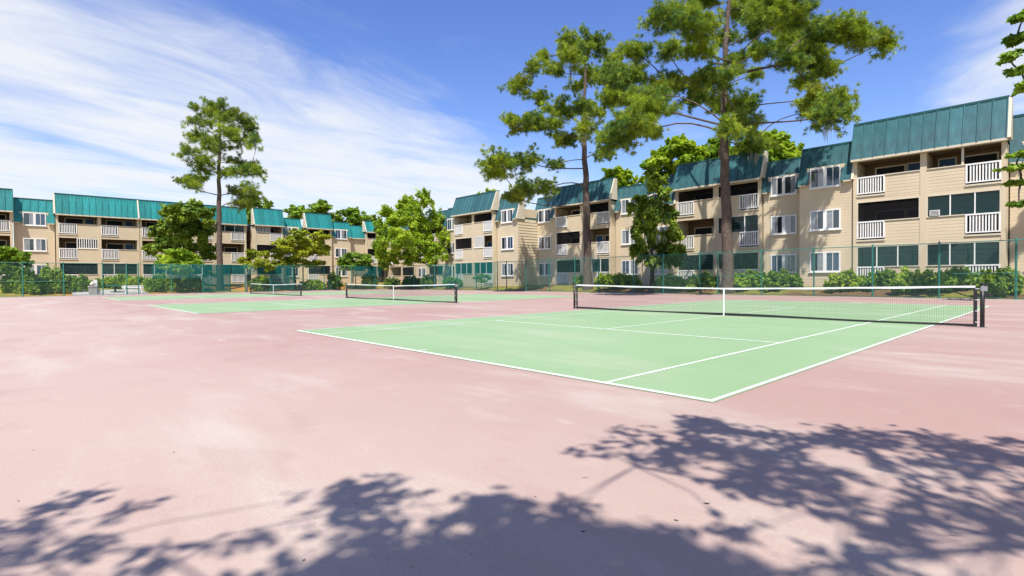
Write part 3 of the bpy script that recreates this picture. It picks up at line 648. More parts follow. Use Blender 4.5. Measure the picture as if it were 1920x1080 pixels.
def tree(name, label, base, trunk_h, trunk_r, clusters, n_leaves, size, lm, bark, cat='tree', group=None, lean=(0, 0), twigs=True, **kw):
    """clusters: (right, toward camera, height, r_side, r_depth, r_up) about the base"""
    t = thing(name, label, cat, base, group); B = Vector(base)
    cl = []
    for c in clusters:
        q = B + RT * c[0] - FW * c[1] + Vector((0, 0, c[2])); cl.append((q.x, q.y, q.z, c[3], c[4], c[5]))
    mb = MB(); top = B + RT * lean[0] - FW * lean[1] + Vector((0, 0, trunk_h))
    path = [B - Vector((0, 0, .3)), B + Vector((0, 0, .15)), B.lerp(top, .35) + RT * .06 * trunk_h * .3, B.lerp(top, .7), top]
    mb.tube(path, [trunk_r * 1.35, trunk_r * 1.1, trunk_r * .9, trunk_r * .75, trunk_r * .55], 9, cap=False)
    grow(mb, [B.lerp(top, s) for s in (.45, .6, .75, .88, 1)], cl, trunk_r, .018)
    mb.build('trunk', bark, t, True)
    leaf_cloud('crown', cl, n_leaves, size, lm, t, **kw)
    return t
def dome(w, h, n, seed, z0=.3, dpt=None):
    """clusters for an irregular rounded crown w wide, h high"""
    r = random.Random(seed); out = []; dpt = dpt or w * .8
    for i in range(n):
        a = r.uniform(0, 6.283); q = math.sqrt(r.random()) * .42; z = r.random()
        sh = math.sqrt(max(.05, 1 - (2 * z - .8) ** 2 * .55)); k = r.uniform(.17, .27)
        out.append((math.cos(a) * q * w * sh, math.sin(a) * q * dpt * sh, z0 + h * (.1 + .8 * z), w * k, dpt * k, h * k * .8))
    return out
def base_at(px, dist_plane, val, z=None):
    if dist_plane == 'y': x, y = on_y(px, val), val
    else: x, y = val, on_x(px, val)
    if z is None: z = max(.58 * ss(31.6, 36, y), .85 * ss(0, 10, -61 - x) if x < -61 else 0) - .02
    return (x, y, z)
def px_clusters(base, lst, seed=1, dspread=.6, rmul=1.0):
    """clusters seen at (px, py, half width px, half height px); depth spread inside a round crown"""
    r = random.Random(seed); dep = depth(base[0], base[1]); s = dep / F_PX; cx = 960 + F_PX * ((base[0] - CAM[0]) * RT.x + (base[1] - CAM[1]) * RT.y) / dep; out = []
    hw = max(abs(l[0] - cx) for l in lst) * s + .5
    for (px, py, a, b) in lst:
        X = (px - cx) * s; D = math.sqrt(max(.2, hw * hw * 1.05 - X * X)) * r.uniform(-dspread, dspread)
        k = (dep - D) / dep     # keep the seen position at the new depth
        out.append((X * k + (cx - 960) * s * (k - 1), D, (hor(px) - py) * s * k + CAM[2] - base[2], a * s * rmul, a * s * rmul * .95, b * s * rmul))
    return out

# ---- pines
def pine(label, base, trunk_px, r0, pads, seed, group, tuft=.33, density=1.0, bronze=.25):
    t = thing('pine_tree', label, 'tree', base, group); B = Vector(base); dep = depth(base[0], base[1]); s = dep / F_PX
    cx = 960 + F_PX * ((base[0] - CAM[0]) * RT.x + (base[1] - CAM[1]) * RT.y) / dep
    tp = [B - Vector((0, 0, .3))] + [B + RT * ((px - cx) * s) + Vector((0, 0, (hor(px) - py) * s + CAM[2] - base[2])) for px, py in trunk_px]
    # resample trunk
    fine = []
    for a, b in zip(tp[:-1], tp[1:]):
        for i in range(6): fine.append(a.lerp(b, i / 6))
    fine.append(tp[-1]); n = len(fine); H = fine[-1].z - fine[0].z
    rr = random.Random(seed)
    rad = []
    for i, p in enumerate(fine):
        h = (p.z - fine[0].z) / H; rad.append(r0 * (1.0 - .78 * h ** 1.15) + r0 * .35 * max(0, 1 - h * 14)); 
        if i > 1: fine[i] = p + Vector((rr.uniform(-.05, .05), rr.uniform(-.05, .05), 0))
    mb = MB(); mb.tube(fine, rad, 12, cap=False); mb.build('trunk', M['bark'], t, True)
    cl = [(lambda q: (q.x, q.y, q.z, c[3], c[4], c[5]))(B + RT * c[0] - FW * c[1] + Vector((0, 0, c[2]))) for c in px_clusters(base, pads, seed, .62)]
    zmin = min(c[2] for c in cl); tn = [p for p in fine if p.z > zmin - 2.5]
    bm_ = MB(); grow(bm_, tn, cl, r0 * .62, .02)
    # twigs and needle tufts
    g = np.random.default_rng(seed); P = []; D = []; tw = MB()
    for c in cl:
        cc = np.array(c[:3]); cr = np.array(c[3:6]); nf = int(density * (4 + 5.5 * c[3] * c[5] ** .5))
        for j in range(nf):
            d = g.normal(size=3); d[2] = d[2] * .75 + .15; d /= np.linalg.norm(d); reach = .5 + .95 * g.random()
            tip = cc + d * cr * reach; st = cc + np.array([0, 0, -.3 * cr[2]]); limb(tw, st, tip, .02, .008, .1, 3, j)
            L_ = np.linalg.norm(tip - st); nb_ = max(3, int(L_ / .10))
            for e in range(nb_):
                f = .35 + .65 * (e + g.random()) / nb_; q = st + (tip - st) * f + g.normal(size=3) * .19 * np.array([1, 1, .75])
                P.append(q); D.append(d * .8 + g.normal(size=3) * .45)
    P = np.array(P); D = np.array(D); D[:, 2] += .6; D /= np.linalg.norm(D, axis=1, keepdims=True); nb = 36
    n = len(P); dirs = D[:, None, :] * .75 + g.normal(size=(n, nb, 3)) * .5; dirs /= np.linalg.norm(dirs, axis=2, keepdims=True)
    dirs[:, :, 2] -= .10
    ln = tuft * (.65 + .6 * g.random((n, nb, 1))); wv = np.cross(dirs, g.normal(size=(n, nb, 3))); wv /= np.linalg.norm(wv, axis=2, keepdims=True); wv *= .0135
    o = P[:, None, :] + D[:, None, :] * .02
    V = np.stack([o - wv * .5, o + dirs * ln * .55 + wv, o + dirs * ln, o + dirs * ln * .55 - wv], 2).reshape(-1, 3)
    k = np.arange(n * nb) * 4; Fq = np.stack([k, k + 1, k + 2, k + 3], 1)
    tint = np.repeat(np.clip(g.random(n) * .75 + .12 + .2 * np.sin(P[:, 0] * .9 + P[:, 1] + P[:, 2] * 1.3), 0, 1), nb)
    sel = np.repeat(np.sin(P[:, 0] * .8 + 2) + np.cos(P[:, 1] * .9) + np.sin(P[:, 2] * 1.1 + seed) > 2.2 - bronze * 4.5, nb)
    bm_.build('branches', M['bark'], t, True)['kind'] = 'stuff'; tw.build('twigs', M['bark'], t)['kind'] = 'stuff'
    put('crown', np_mesh('crown', V, Fq[~sel], M['needle'], tint[~sel]), t)
    if sel.sum() > 20:
        o2 = put('bronze_needles', np_mesh('bronze_needles', V, Fq[sel], M['needleb'], tint[sel]), t); o2['label'] = 'bronze tinged needle tufts'
    return t
PG = 'tall pines standing behind the fences'
padM = [(1113,87,37,20),(1067,83,20,17),(1073,113,27,20),(1023,110,13,13),(1000,130,20,13),(977,163,23,17),(1040,137,23,17),(1013,187,20,13),(1053,207,27,17),(1093,207,23,17),(1133,150,27,20),(1147,183,23,13),(1153,117,20,17),(977,230,33,13),(1023,240,30,17),(1060,263,30,20),(1100,243,20,17),(943,307,37,23),(987,303,27,20),(933,327,23,13),(990,357,27,23),(1027,353,20,23),(967,373,17,13),(1040,310,17,13),(1140,257,23,17),(1105,140,20,15),(1085,165,20,14),(1120,215,18,12),(1130,290,18,14)]
pine('tall pine left of the broader pine, long low limb reaching left', base_at(1102, 'y', 33.6), [(1101,400),(1098,300),(1097,200),(1101,95)], .40, padM, 11, PG, bronze=.02, density=2.3)
padR = [(1192,104,28,19),(1150,139,28,19),(1183,148,31,19),(1240,35,25,16),(1271,38,31,19),(1309,54,35,22),(1315,13,31,16),(1397,19,38,22),(1451,19,38,22),(1435,50,38,22),(1492,35,28,22),(1482,79,41,25),(1529,63,38,22),(1514,95,31,25),(1570,57,35,19),(1611,69,35,19),(1649,85,25,25),(1545,135,25,16),(1520,120,25,19),(1435,98,19,16),(1315,98,25,19),(1255,98,28,16),(1340,151,35,22),(1296,154,35,19),(1252,157,31,19),(1315,183,35,19),(1359,198,28,19),(1221,183,31,19),(1183,189,28,19),(1155,186,26,16),(1189,227,35,19),(1160,261,34,19),(1214,249,25,19),(1236,205,25,16),(1397,202,25,19),(1397,233,28,25),(1410,271,35,25),(1366,239,19,19),(1529,189,28,19),(1551,220,28,22),(1570,195,25,22),(1517,211,16,19),(1510,157,19,16),(1413,145,16,13),(1340,-22,48,20),(1430,-24,58,20),(1385,-55,40,18),(1480,120,22,14),(1365,75,26,18),(1380,120,18,16)]
pine('biggest pine with a broad spreading crown and bare brown trunk', base_at(1365, 'y', 33.0), [(1362,400),(1359,300),(1358,200),(1362,90),(1372,-50)], .42, padR, 5, PG, bronze=.10, density=3.0)
padL = [(386,208,25,13),(418,205,28,13),(446,218,25,13),(361,230,13,8),(389,227,19,9),(468,234,16,16),(471,249,19,16),(484,271,16,13),(455,265,19,13),(374,259,22,16),(396,271,25,16),(418,278,19,16),(358,284,19,16),(370,303,19,13),(399,306,19,13),(452,303,25,13),(471,315,28,13),(484,325,13,13),(380,319,19,9),(452,325,19,9),(352,341,19,9),(374,337,22,11),(358,352,16,6),(427,328,13,13),(452,360,19,13),(468,369,25,16),(477,356,16,13),(459,382,19,13),(427,227,19,13),(440,246,19,11),(420,250,16,10)]
pine('slender lone pine rising above the left hand apartments', base_at(413, 'x', -64.5), [(413,420),(414,340),(416,270),(418,202)], .36, padL, 3, PG, tuft=.38, density=1.1, bronze=.05)

# ---- broadleaf trees
def btree(name, label, base, lst, th, tr, nl, size, lm, bark, seed, **kw):
    return tree(name, label, base, th, tr, px_clusters(base, lst, seed, .7), nl, size, lm, bark, **kw)
b = base_at(815, 'y', 33.4)
btree('leafy_tree', 'broad bright green leafy tree between the two apartment buildings', b, [(770,385,30,26),(800,372,18,26),(745,410,34,26),(790,415,40,30),(825,420,22,26),(725,440,26,26),(760,450,40,28),(805,455,36,26),(835,450,16,22),(712,465,16,22),(735,480,30,18),(775,482,34,16),(815,482,26,18),(765,400,30,30),(712,425,12,20)], 2.2, .24, 36000, .21, M['lbright'], M['bark2'], 21, shell=.35, sprays=22, spread=.12)
b = base_at(1222, 'y', 33.4)
btree('broadleaf_tree', 'dark glossy leaf tree with trailing moss in front of the apartments', b, [(1225,345,20,16),(1243,365,19,20),(1207,380,22,22),(1234,395,25,24),(1255,415,20,22),(1197,415,20,22),(1222,430,27,24),(1257,445,22,20),(1197,450,17,20),(1239,465,27,22),(1271,470,17,18),(1202,478,16,16),(1225,490,19,14),(1259,490,20,14),(1184,395,11,14),(1188,470,8,12),(1219,325,11,12),(1243,340,11,12)], 3.2, .2, 15000, .22, M['ldark'], M['bark2'], 22, shell=.4, droop=.8, long=1.9)
def hang_moss(t, cl, n, seed, lmax=1.1):
    r = random.Random(seed); m = MB()
    for i in range(n):
        c = cl[r.randrange(len(cl))]; p = Vector(c[:3]) + Vector((r.uniform(-.7, .7) * c[3], r.uniform(-.7, .7) * c[4], -c[5] * .5)); L_ = r.uniform(.4, lmax)
        for k in range(5):
            q = p + Vector((r.uniform(-.09, .09), r.uniform(-.09, .09), r.uniform(-.1, .1))); l2 = L_ * r.uniform(.5, 1)
            m.tube([q, q + Vector((r.uniform(-.04, .04), r.uniform(-.04, .04), -l2 * .5)), q + Vector((r.uniform(-.06, .06), r.uniform(-.06, .06), -l2))], [.012, .02, .004], 3, cap=False)
    o = m.build('hanging_moss', M['moss'], t); o['kind'] = 'stuff'
b = base_at(1222, 'y', 33.4); mt = [o for o in bpy.data.objects if o.name == 'broadleaf_tree'][0]
hang_moss(mt, [(lambda q: (q.x, q.y, q.z, c[3], c[4], c[5]))(Vector(b) + RT * c[0] - FW * c[1] + Vector((0, 0, c[2]))) for c in px_clusters(b, [(1235,395,32,24),(1258,415,26,22),(1195,415,26,22),(1222,430,34,24),(1260,445,28,20),(1240,465,34,22)], 22, .7)], 60, 4)
b = base_at(1365, 'y', 33.0); mt = [o for o in bpy.data.objects if o.name == 'pine_tree.001'][0]
hang_moss(mt, [(lambda q: (q.x, q.y, q.z, c[3], c[4], c[5]))(Vector(b) + RT * c[0] - FW * c[1] + Vector((0, 0, c[2]))) for c in px_clusters(b, [(1551,225,10,14),(1545,235,6,8),(1410,285,20,12)], 5, .1)], 16, 6, 1.4)
b = base_at(345, 'x', -69.5)
btree('oak_tree', 'dark spreading oak against the left hand apartments', b, [(325,410,24,22),(355,400,30,20),(385,405,24,20),(310,435,28,22),(345,435,36,26),(385,440,28,26),(300,460,22,16),(340,468,40,20),(390,470,24,18),(365,420,26,20),(285,470,14,10),(330,395,14,12)], 3.0, .28, 28000, .26, M['ldark'], M['bark2'], 23, shell=.4, sprays=20, spread=.12)
b = base_at(553, 'x', -62.5)
btree('spreading_tree', 'yellow green spreading tree on forked trunks behind the left fence', b, [(560,440,22,12),(540,455,26,14),(585,455,26,14),(600,445,18,12),(525,475,20,12),(560,470,34,16),(600,472,22,14),(545,490,26,10),(585,492,24,10),(608,462,12,12),(520,495,12,8)], 2.4, .16, 22000, .18, M['lyellow'], M['bark2'], 24, shell=.45, sprays=20, spread=.12)
b = base_at(667, 'x', -62.8)
btree('small_round_tree', 'small round bright green tree with several thin stems', b, [(667,480,24,9),(645,488,14,9),(690,488,14,9),(655,496,22,9),(682,497,20,9),(668,502,24,8),(638,496,7,6)], 1.5, .08, 9000, .17, M['lmid'], M['bark2'], 25, shell=.5)
b = base_at(335, 'x', -63.5)
btree('fan_shaped_shrub', 'fan shaped bright shrub below the dark oak', b, [(335,475,20,10),(312,485,18,10),(358,485,18,10),(335,492,30,10),(300,494,12,8),(372,494,10,8),(335,505,24,8)], 1.1, .08, 7000, .22, M['lbright'], M['bark2'], 26, long=2.6, shell=.3)
b = base_at(22, 'x', -66)
btree('leafy_tree', 'small leafy tree half hidden at the left edge', b, [(25,470,20,9),(5,480,20,12),(45,482,16,10),(25,492,26,12),(55,495,10,8),(0,505,20,16),(-20,485,20,14),(35,508,14,8)], 1.8, .1, 9000, .2, M['lmid'], M['bark2'], 27, shell=.4)
b = base_at(462, 'x', -61.6)
btree('young_tree', 'young pale leafed tree with a grey trunk by the farthest net', b, [(475,478,18,10),(455,488,12,8),(490,492,18,10),(470,498,16,8),(495,478,12,10),(505,500,14,8)], 1.9, .13, 4200, .17, M['lyellow'], M['barkg'], 28, shell=.5)
b = base_at(390, 'x', -61.4)
btree('bare_stem_shrub', 'small shrub with pale forked stems behind the dense windscreen', b, [(392,512,8,4),(402,516,6,4),(384,517,6,4)], 1.2, .05, 700, .14, M['lmid'], M['barkg'], 29)
b = base_at(902, 'y', 32.6)
btree('sapling', 'thin green sapling behind the sheer far windscreen', b, [(905,518,12,5),(893,522,8,4),(915,521,7,4),(904,526,10,4)], 1.0, .035, 1300, .14, M['lmid'], M['bark2'], 30)

# background trees beyond the roofs
def bgtree(label, px, py_top, halfw, dep, lm, seed, n=14000, size=.42, pz=10.0):
    d = FW + RT * ((px - 960) / F_PX); B = Vector((CAM[0], CAM[1], 0)) + d * dep; base = (B.x, B.y, .4); w = halfw * 2 * dep / F_PX; ht = zat(px, py_top, dep)
    z0 = max(2.5, ht - max(w * .75, 7)); cl = dome(w, ht - z0, 16, seed, z0 - .4)
    tree('background_tree', label, base, z0 + (ht - z0) * .4, .3, cl, n, size, lm, M['bark2'], group='trees rising behind the apartments', shell=.35, sprays=18, spread=.13)
bgtree('light green treetop just left of the middle pine over the far roof', 905, 352, 30, 72, M['lbright'], 41, 7000)
bgtree('yellow green treetop over the roof right of the middle pine', 1150, 305, 52, 62, M['lbright'], 42, 14000, .36)
bgtree('bright treetop above the roof left of the biggest pine trunk', 1265, 268, 60, 58, M['lbright'], 43, 18000, .36)
bgtree('bright treetop above the roof right of the biggest pine trunk', 1420, 258, 70, 58, M['lbright'], 44, 20000, .36)
bgtree('loose pale treetop behind the window bay roof', 1345, 250, 50, 64, M['lmid'], 46, 12000, .36)
bgtree('feathery treetop right end of the row above the recessed roof', 1478, 262, 40, 62, M['lbright'], 47, 9000, .34)
bgtree('low dark tree closing the gap between the two apartment buildings', 712, 440, 26, 88, M['ldark'], 48, 9000, .34)
bgtree('low treetop peeping over the recessed roof', 1560, 290, 30, 66, M['lmid'], 45, 6000)
bgtree('treetop above the turquoise roofs below the lone pine', 478, 372, 34, 118, M['lmid'], 51, 9000, .5)
bgtree('round dark treetop above the stepped turquoise roofs', 590, 377, 52, 125, M['lmid'], 52, 14000, .55)
bgtree('broad treetop at the far end of the left hand apartments', 665, 390, 40, 128, M['lmid'], 53, 12000, .55)
bgtree('treetop between the dark oak and the lone pine trunk', 385, 376, 30, 112, M['lbright'], 54, 6000, .5)
bgtree('treetop over the roof above the dark oak', 335, 378, 22, 112, M['lbright'], 55, 4000, .5)
bgtree('dark tree filling the gap beside the leafy tree', 705, 402, 24, 105, M['ldark'], 56, 9000, .5)

# ---- shrubs and hedges
def shrub(label, px, plane, val, wpx, top, bot, lm, seed, nl=2600, size=.13, name='shrub', group='shrubs planted along the fences'):
    b = base_at(px, plane, val); dep = depth(b[0], b[1]); s = dep / F_PX; w = wpx * s; ht = max(.5, zat(px, top, dep) - b[2])
    t = thing(name, label, 'shrub', b, group); B = Vector(b); r = random.Random(seed); cl = []
    n = max(4, int(3 + w * 2.2))
    for i in range(n):
        x = (i + .5) / n * w - w / 2; e = math.sqrt(max(.15, 1 - (2 * x / w) ** 2)); hh = ht * (.62 + .38 * e) * r.uniform(.88, 1.05)
        for k in range(2):
            q = B + RT * (x * .86) - FW * r.uniform(-.35, .35) + Vector((0, 0, hh * (.36 + .3 * k))); cl.append((q.x, q.y, q.z, max(.3, w / n * .85), .45, hh * .38))
    mb = MB()
    for i in range(5):
        limb(mb, B + RT * r.uniform(-.12, .12) * w - Vector((0, 0, .1)), Vector(cl[r.randrange(len(cl))][:3]), .03, .012, .1, 3, i)
    mb.build('stems', M['bark2'], t); leaf_cloud('foliage', cl, int(nl * max(.5, w * ht / 2.2)), size, lm, t, shell=.3, sprays=16)
    return t
shrub('wide rounded hedge shrub nearest the left edge', 42, 'x', -64.6, 72, 507, 543, M['lhedge'], 61, 4200, .14)
shrub('wide rounded hedge shrub just left of the red hydrant', 98, 'x', -64.4, 62, 508, 545, M['lhedge'], 62, 4200, .14)
shrub('smaller hedge shrub right behind the red hydrant', 148, 'x', -65.2, 50, 516, 541, M['lmid'], 63, 3600, .14)
shrub('pointed shrub poking above the wide hedge shrubs', 98, 'x', -65.5, 34, 498, 525, M['lbright'], 64, 2600, .16)
shrub('clipped hedge behind the round table', 215, 'x', -67.4, 90, 518, 540, M['lhedge'], 65, 3600, .15, 'hedge')
shrub('tall leafy shrub over the clipped hedge', 228, 'x', -66.8, 22, 513, 535, M['lmid'], 66, 2600, .15)
shrub('grey green bush right of the white bench', 292, 'x', -63.8, 28, 516, 547, M['lmid'], 67, 3000, .13)
shrub('domed clipped shrub behind the grey green bush', 303, 'x', -65.5, 34, 511, 538, M['lhedge'], 68, 3600, .13)
shrub('small round clipped shrub left of the larger round one', 332, 'x', -64.2, 24, 519, 542, M['lhedge'], 69, 3200, .13)
shrub('larger round clipped shrub beside the dense windscreen', 362, 'x', -64.4, 36, 515, 543, M['lhedge'], 70, 3200, .13)
shrub('low dark clipped hedge behind the round clipped shrubs', 262, 'x', -68, 44, 517, 538, M['lmid'], 71, 3000, .15, 'hedge')
shrub('bright shrub below the young pale tree', 490, 'x', -62.4, 40, 517, 542, M['lbright'], 72, 3000, .14)
shrub('low yellow green shrub right of the farthest net', 585, 'x', -61.6, 52, 523, 541, M['lbright'], 73, 3400, .14)
shrub('round shrub on a short stem under the small round tree', 626, 'x', -62.6, 24, 511, 530, M['lmid'], 74, 2800, .14)
shrub('pointed yellow green bush left of the middle net', 692, 'x', -61.6, 28, 510, 540, M['lbright'], 75, 3000, .15)
shrub('dark bush below the leafy tree, left one', 735, 'y', 33.6, 28, 519, 540, M['ldark'], 76, 2600, .16)
shrub('green bush below the leafy tree, middle one', 772, 'y', 33.2, 34, 517, 540, M['lmid'], 77, 3000, .16)
shrub('green bush below the leafy tree, right one', 803, 'y', 32.8, 26, 516, 541, M['lmid'], 78, 2600, .16)
shrub('teal shaded bush behind the sheer far windscreen', 848, 'y', 33.2, 36, 518, 541, M['lmid'], 79, 2600, .15)
shrub('bright clipped hedge right of the middle pine trunk', 1158, 'y', 34.2, 92, 511, 540, M['lbright'], 80, 4600, .15, 'hedge')
shrub('leafy bush between the middle pine trunk and its fence post', 1088, 'y', 34.6, 26, 516, 538, M['lmid'], 81, 3000, .15)
shrub('broad leaf bush at the foot of the moss hung tree', 1258, 'y', 33.8, 62, 514, 540, M['lhedge'], 82, 3800, .19)
shrub('variegated bush left of the biggest pine trunk', 1318, 'y', 33.9, 62, 512, 541, M['lhedge'], 83, 3800, .17)
shrub('green bush right of the biggest pine trunk', 1410, 'y', 34.2, 72, 507, 541, M['lmid'], 84, 3800, .16)
shrub('green bush in front of the recessed window bay', 1466, 'y', 34.2, 72, 507, 541, M['lmid'], 85, 3800, .16)
shrub('rounded yellow green bush at the left of the big balcony block', 1590, 'y', 34.0, 78, 507, 538, M['lhedge'], 86, 4200, .13)
shrub('dark green bush between two yellow green bushes', 1655, 'y', 34.6, 66, 506, 536, M['lmid'], 87, 3600, .14)
shrub('wide yellow green bush under the big balcony block', 1716, 'y', 33.8, 88, 504, 541, M['lhedge'], 88, 4400, .13)
shrub('dark green bush behind the right net post', 1795, 'y', 34.4, 98, 502, 540, M['lmid'], 89, 4000, .14)
shrub('loose yellow green bush at the right edge', 1878, 'y', 33.2, 76, 503, 548, M['lhedge'], 90, 4200, .13)

# ---- overhanging shade tree at the right edge, and the shade tree behind the camera
b = Vector((CAM[0], CAM[1], 0)) + FW * 24.0 + RT * 30.0
tt = []
def edge_cl(px, py, dep, r, rz):
    q = Vector((CAM[0], CAM[1], 0)) + FW * dep + RT * ((px - 960) / F_PX * dep); q.z = zat(px, py, dep); l = q - b; tt.append((l.dot(RT), -l.dot(FW), q.z, r, r, rz))
for a in ((1915,40,24.0,.7,.36),(1902,75,24.4,.75,.32),(1893,108,24.0,.75,.26),(1910,135,24.5,.7,.28),(1918,165,24.2,.6,.28),(1912,290,23.6,.6,.18),(1904,314,23.8,.65,.16),(1912,345,24,.6,.16),(1910,380,23.6,.55,.14),(1950,70,24.4,.7,.3),(1955,140,24.6,.7,.3),(1960,310,24.2,.6,.25),(2190,-40,24,1.5,1.0),(2260,60,24,1.6,1.1),(2210,170,24.4,1.3,.8),(2280,-120,24,1.8,1.1),(2240,280,24,1.2,.7)): edge_cl(*a)
tree('shade_tree', 'leafy tree by the far fence reaching in at the right edge', (b.x, b.y, 0), 6.5, .22, tt, 15000, .18, M['lmid'], M['bark2'], 'tree', None, shell=.25, sprays=11, spread=.12)

dense = []
SH = Vector((-TO_SUN.x, -TO_SUN.y, 0)); TAN = SH.length / TO_SUN.z; SH.normalize()
def ground_pt(px, py):
    dep = F_PX * CAM[2] / (py - hor(px)); return Vector((CAM[0], CAM[1], 0)) + FW * dep + RT * ((px - 960) / F_PX * dep)
def overhead(polys, seed, n):
    """leaf sprays 5 to 7 m up whose shadows land in the given patches of court"""
    r = random.Random(seed); out = []; tries = 0
    def inside(p, poly):
        c = False; j = len(poly) - 1
        for i in range(len(poly)):
            if (poly[i][1] > p[1]) != (poly[j][1] > p[1]) and p[0] < (poly[j][0] - poly[i][0]) * (p[1] - poly[i][1]) / (poly[j][1] - poly[i][1]) + poly[i][0]: c = not c
            j = i
        return c
    P = [([(lambda g: (g.x, g.y))(ground_pt(*q)) for q in poly], k) for poly, k in polys]
    xs = [q[0] for p, _ in P for q in p]; ys = [q[1] for p, _ in P for q in p]
    while len(out) < n and tries < 60000:
        tries += 1; g = (r.uniform(min(xs), max(xs)), r.uniform(min(ys), max(ys)))
        for p, k in P:
            gap = math.sin(g[0] * 9.1 + 1.3 * math.sin(g[1] * 5)) + math.sin(g[1] * 10.3 + 1.7 * math.sin(g[0] * 4.3)) + .8 * math.sin((g[0] + g[1]) * 5.1)
            if inside(g, p) and r.random() < k and gap < (.5 if k < .9 else 1.25):
                h = r.uniform(5.0, 7.0); q = Vector((g[0], g[1], 0)) - SH * (h * TAN); out.append((q.x, q.y, h)); dense.append(k >= .9); break
    return out
polys = [([(1100,845),(1180,800),(1290,786),(1330,800),(1260,830),(1330,855),(1250,880)], .7),
         ([(1250,800),(1300,786),(1450,800),(1600,806),(1760,815),(1860,820),(1960,835),(2100,900),(2100,1010),(1700,930),(1500,880),(1330,860)], .62),
         ([(1330,870),(1480,880),(1700,925),(1950,990),(2150,1080),(1750,1010),(1560,950),(1400,960),(1350,920)], .78),
         ([(1400,960),(1560,960),(1760,1020),(2000,1090),(2100,1250),(1500,1250),(1350,1080)], .42),
         ([(640,1010),(760,985),(900,1000),(1020,1000),(1200,1010),(1400,1060),(1500,1250),(500,1250),(560,1080)], .95),
         ([(560,950),(620,915),(745,900),(800,932),(930,925),(1100,950),(1165,980),(1250,1010),(1000,1000),(760,985),(620,1000)], .62),
         ([(0,952),(130,945),(285,934),(200,965),(330,962),(300,1000),(500,1020),(470,1250),(-200,1250),(-100,980)], .40),
         ([(280,1010),(520,1000),(620,1020),(560,1250),(300,1250)], .30)]
pts = overhead(polys, 3, 400)
tb = Vector((CAM[0], CAM[1], 0)) - FW * 5.2 + RT * 2.4
t = thing('shade_tree', 'broad tree behind the viewpoint that dapples the near paving', 'tree', tuple(tb))
mb = MB(); top = tb + Vector((0, 0, 4.6)); mb.tube([tb - Vector((0, 0, .3)), tb + Vector((0, 0, .2)), tb + Vector((.1, .05, 2.2)), top], [.42, .33, .27, .2], 12, cap=False)
hubs = []
gr = random.Random(5)
for i in range(26):
    q = Vector(pts[gr.randrange(len(pts))]); q.z -= .35; hubs.append((q.x, q.y, q.z))
grow(mb, [tb + Vector((0, 0, 3.2)), tb + Vector((0, 0, 3.9)), top], hubs, .05, .008)
for i, p in enumerate(pts):
    hb = min(hubs, key=lambda c: (Vector(c) - Vector(p)).length); limb(mb, hb, p, .009, .003, .1, 2, i)
mb.build('trunk', M['bark2'], t, True)
cl = []; cl2 = []
for p in pts:
    s = gr.uniform(.10, .2); cl.append((*p, s, s, s * .5))
for i, p in enumerate(pts):      # leaf layers added higher along the sun rays to block more sky
    for k in range(3 if dense[i] else 0):
        dz_ = gr.uniform(.8, 3.2); q = Vector(p) + TO_SUN * (dz_ / TO_SUN.z) + Vector((gr.uniform(-.08, .08), gr.uniform(-.08, .08), 0)); s = gr.uniform(.1, .2); cl.append((q.x, q.y, q.z, s, s, s * .5))
for i in range(1500):       # extra unseen crown behind the camera, added to hold back sky light
    q = tb + Vector((gr.gauss(0, 4.2), gr.gauss(0, 4.2), 0)) - FW * 2; q.z = gr.uniform(5.0, 12.5)
    if (q + SH * (q.z * TAN) - Vector((CAM[0], CAM[1], 0))).dot(FW) > .1: continue
    s = gr.uniform(.45, .8); cl2.append((q.x, q.y, q.z, s, s, s * .6))
leaf_cloud('sky_blocking_crown', cl2, 60000, .17, M['lmid'], t, shell=.1, spread=.4)
leaf_cloud('crown', cl, 12500, .075, M['lmid'], t, shell=.1, spread=.4)

# ------------------------------------------------------------------ small things
def ring_prism(mb, c, r, z0, z1, n=20): return mb.tube([(c[0], c[1], z0), (c[0], c[1], z1)], r, n)
# litter bin, hydrant, sign, bench and table behind the left fence
def pt_left(px, X): return Vector((X, on_x(px, X), max(.0, .85 * ss(0, 10, -61 - X)) + .02))
p = pt_left(174, -61.5); t = thing('litter_bin', 'square pale concrete litter bin behind the left fence gate', 'bin', tuple(p))
MB().box(p.x - .3, p.x + .3, p.y - .3, p.y + .3, p.z - .1, p.z + .78).build('body', M['concrete'], t)
MB().box(p.x - .34, p.x + .34, p.y - .34, p.y + .34, p.z + .783, p.z + .88).build('rim', M['white'], t)
MB().hexa([(p.x - .2, p.y + .31, p.z + .1), (p.x + .2, p.y + .31, p.z + .1), (p.x + .2, p.y + .62, p.z + .05), (p.x - .2, p.y + .62, p.z + .05), (p.x - .2, p.y + .31, p.z + .8), (p.x + .2, p.y + .31, p.z + .8), (p.x + .12, p.y + .55, p.z + .5), (p.x - .12, p.y + .55, p.z + .5)]).build('chute', M['concrete'], t)
p = pt_left(173, -63.2); t = thing('fire_hydrant', 'small red hydrant with a cream cap behind the litter bin', 'hydrant', tuple(p))
MB().tube([(p.x, p.y, p.z - .1), (p.x, p.y, p.z + .12), (p.x, p.y, p.z + .14), (p.x, p.y, p.z + .82)], [.26, .26, .18, .18], 14).build('barrel', M['red'], t, True)
MB().tube([(p.x, p.y, p.z + .822), (p.x, p.y, p.z + .98), (p.x, p.y, p.z + 1.14), (p.x, p.y, p.z + 1.22)], [.22, .19, .1, .04], 14).build('cap', M['trim'], t, True)
for s in (-1, 1): MB().tube([(p.x, p.y + s * .17, p.z + .6), (p.x, p.y + s * .32, p.z + .6)], .08, 10).build('nozzle', M['red'], t)
p = pt_left(178.5, -63.6); t = thing('small_sign', 'small white notice on a short post beside the red hydrant', 'sign', tuple(p))
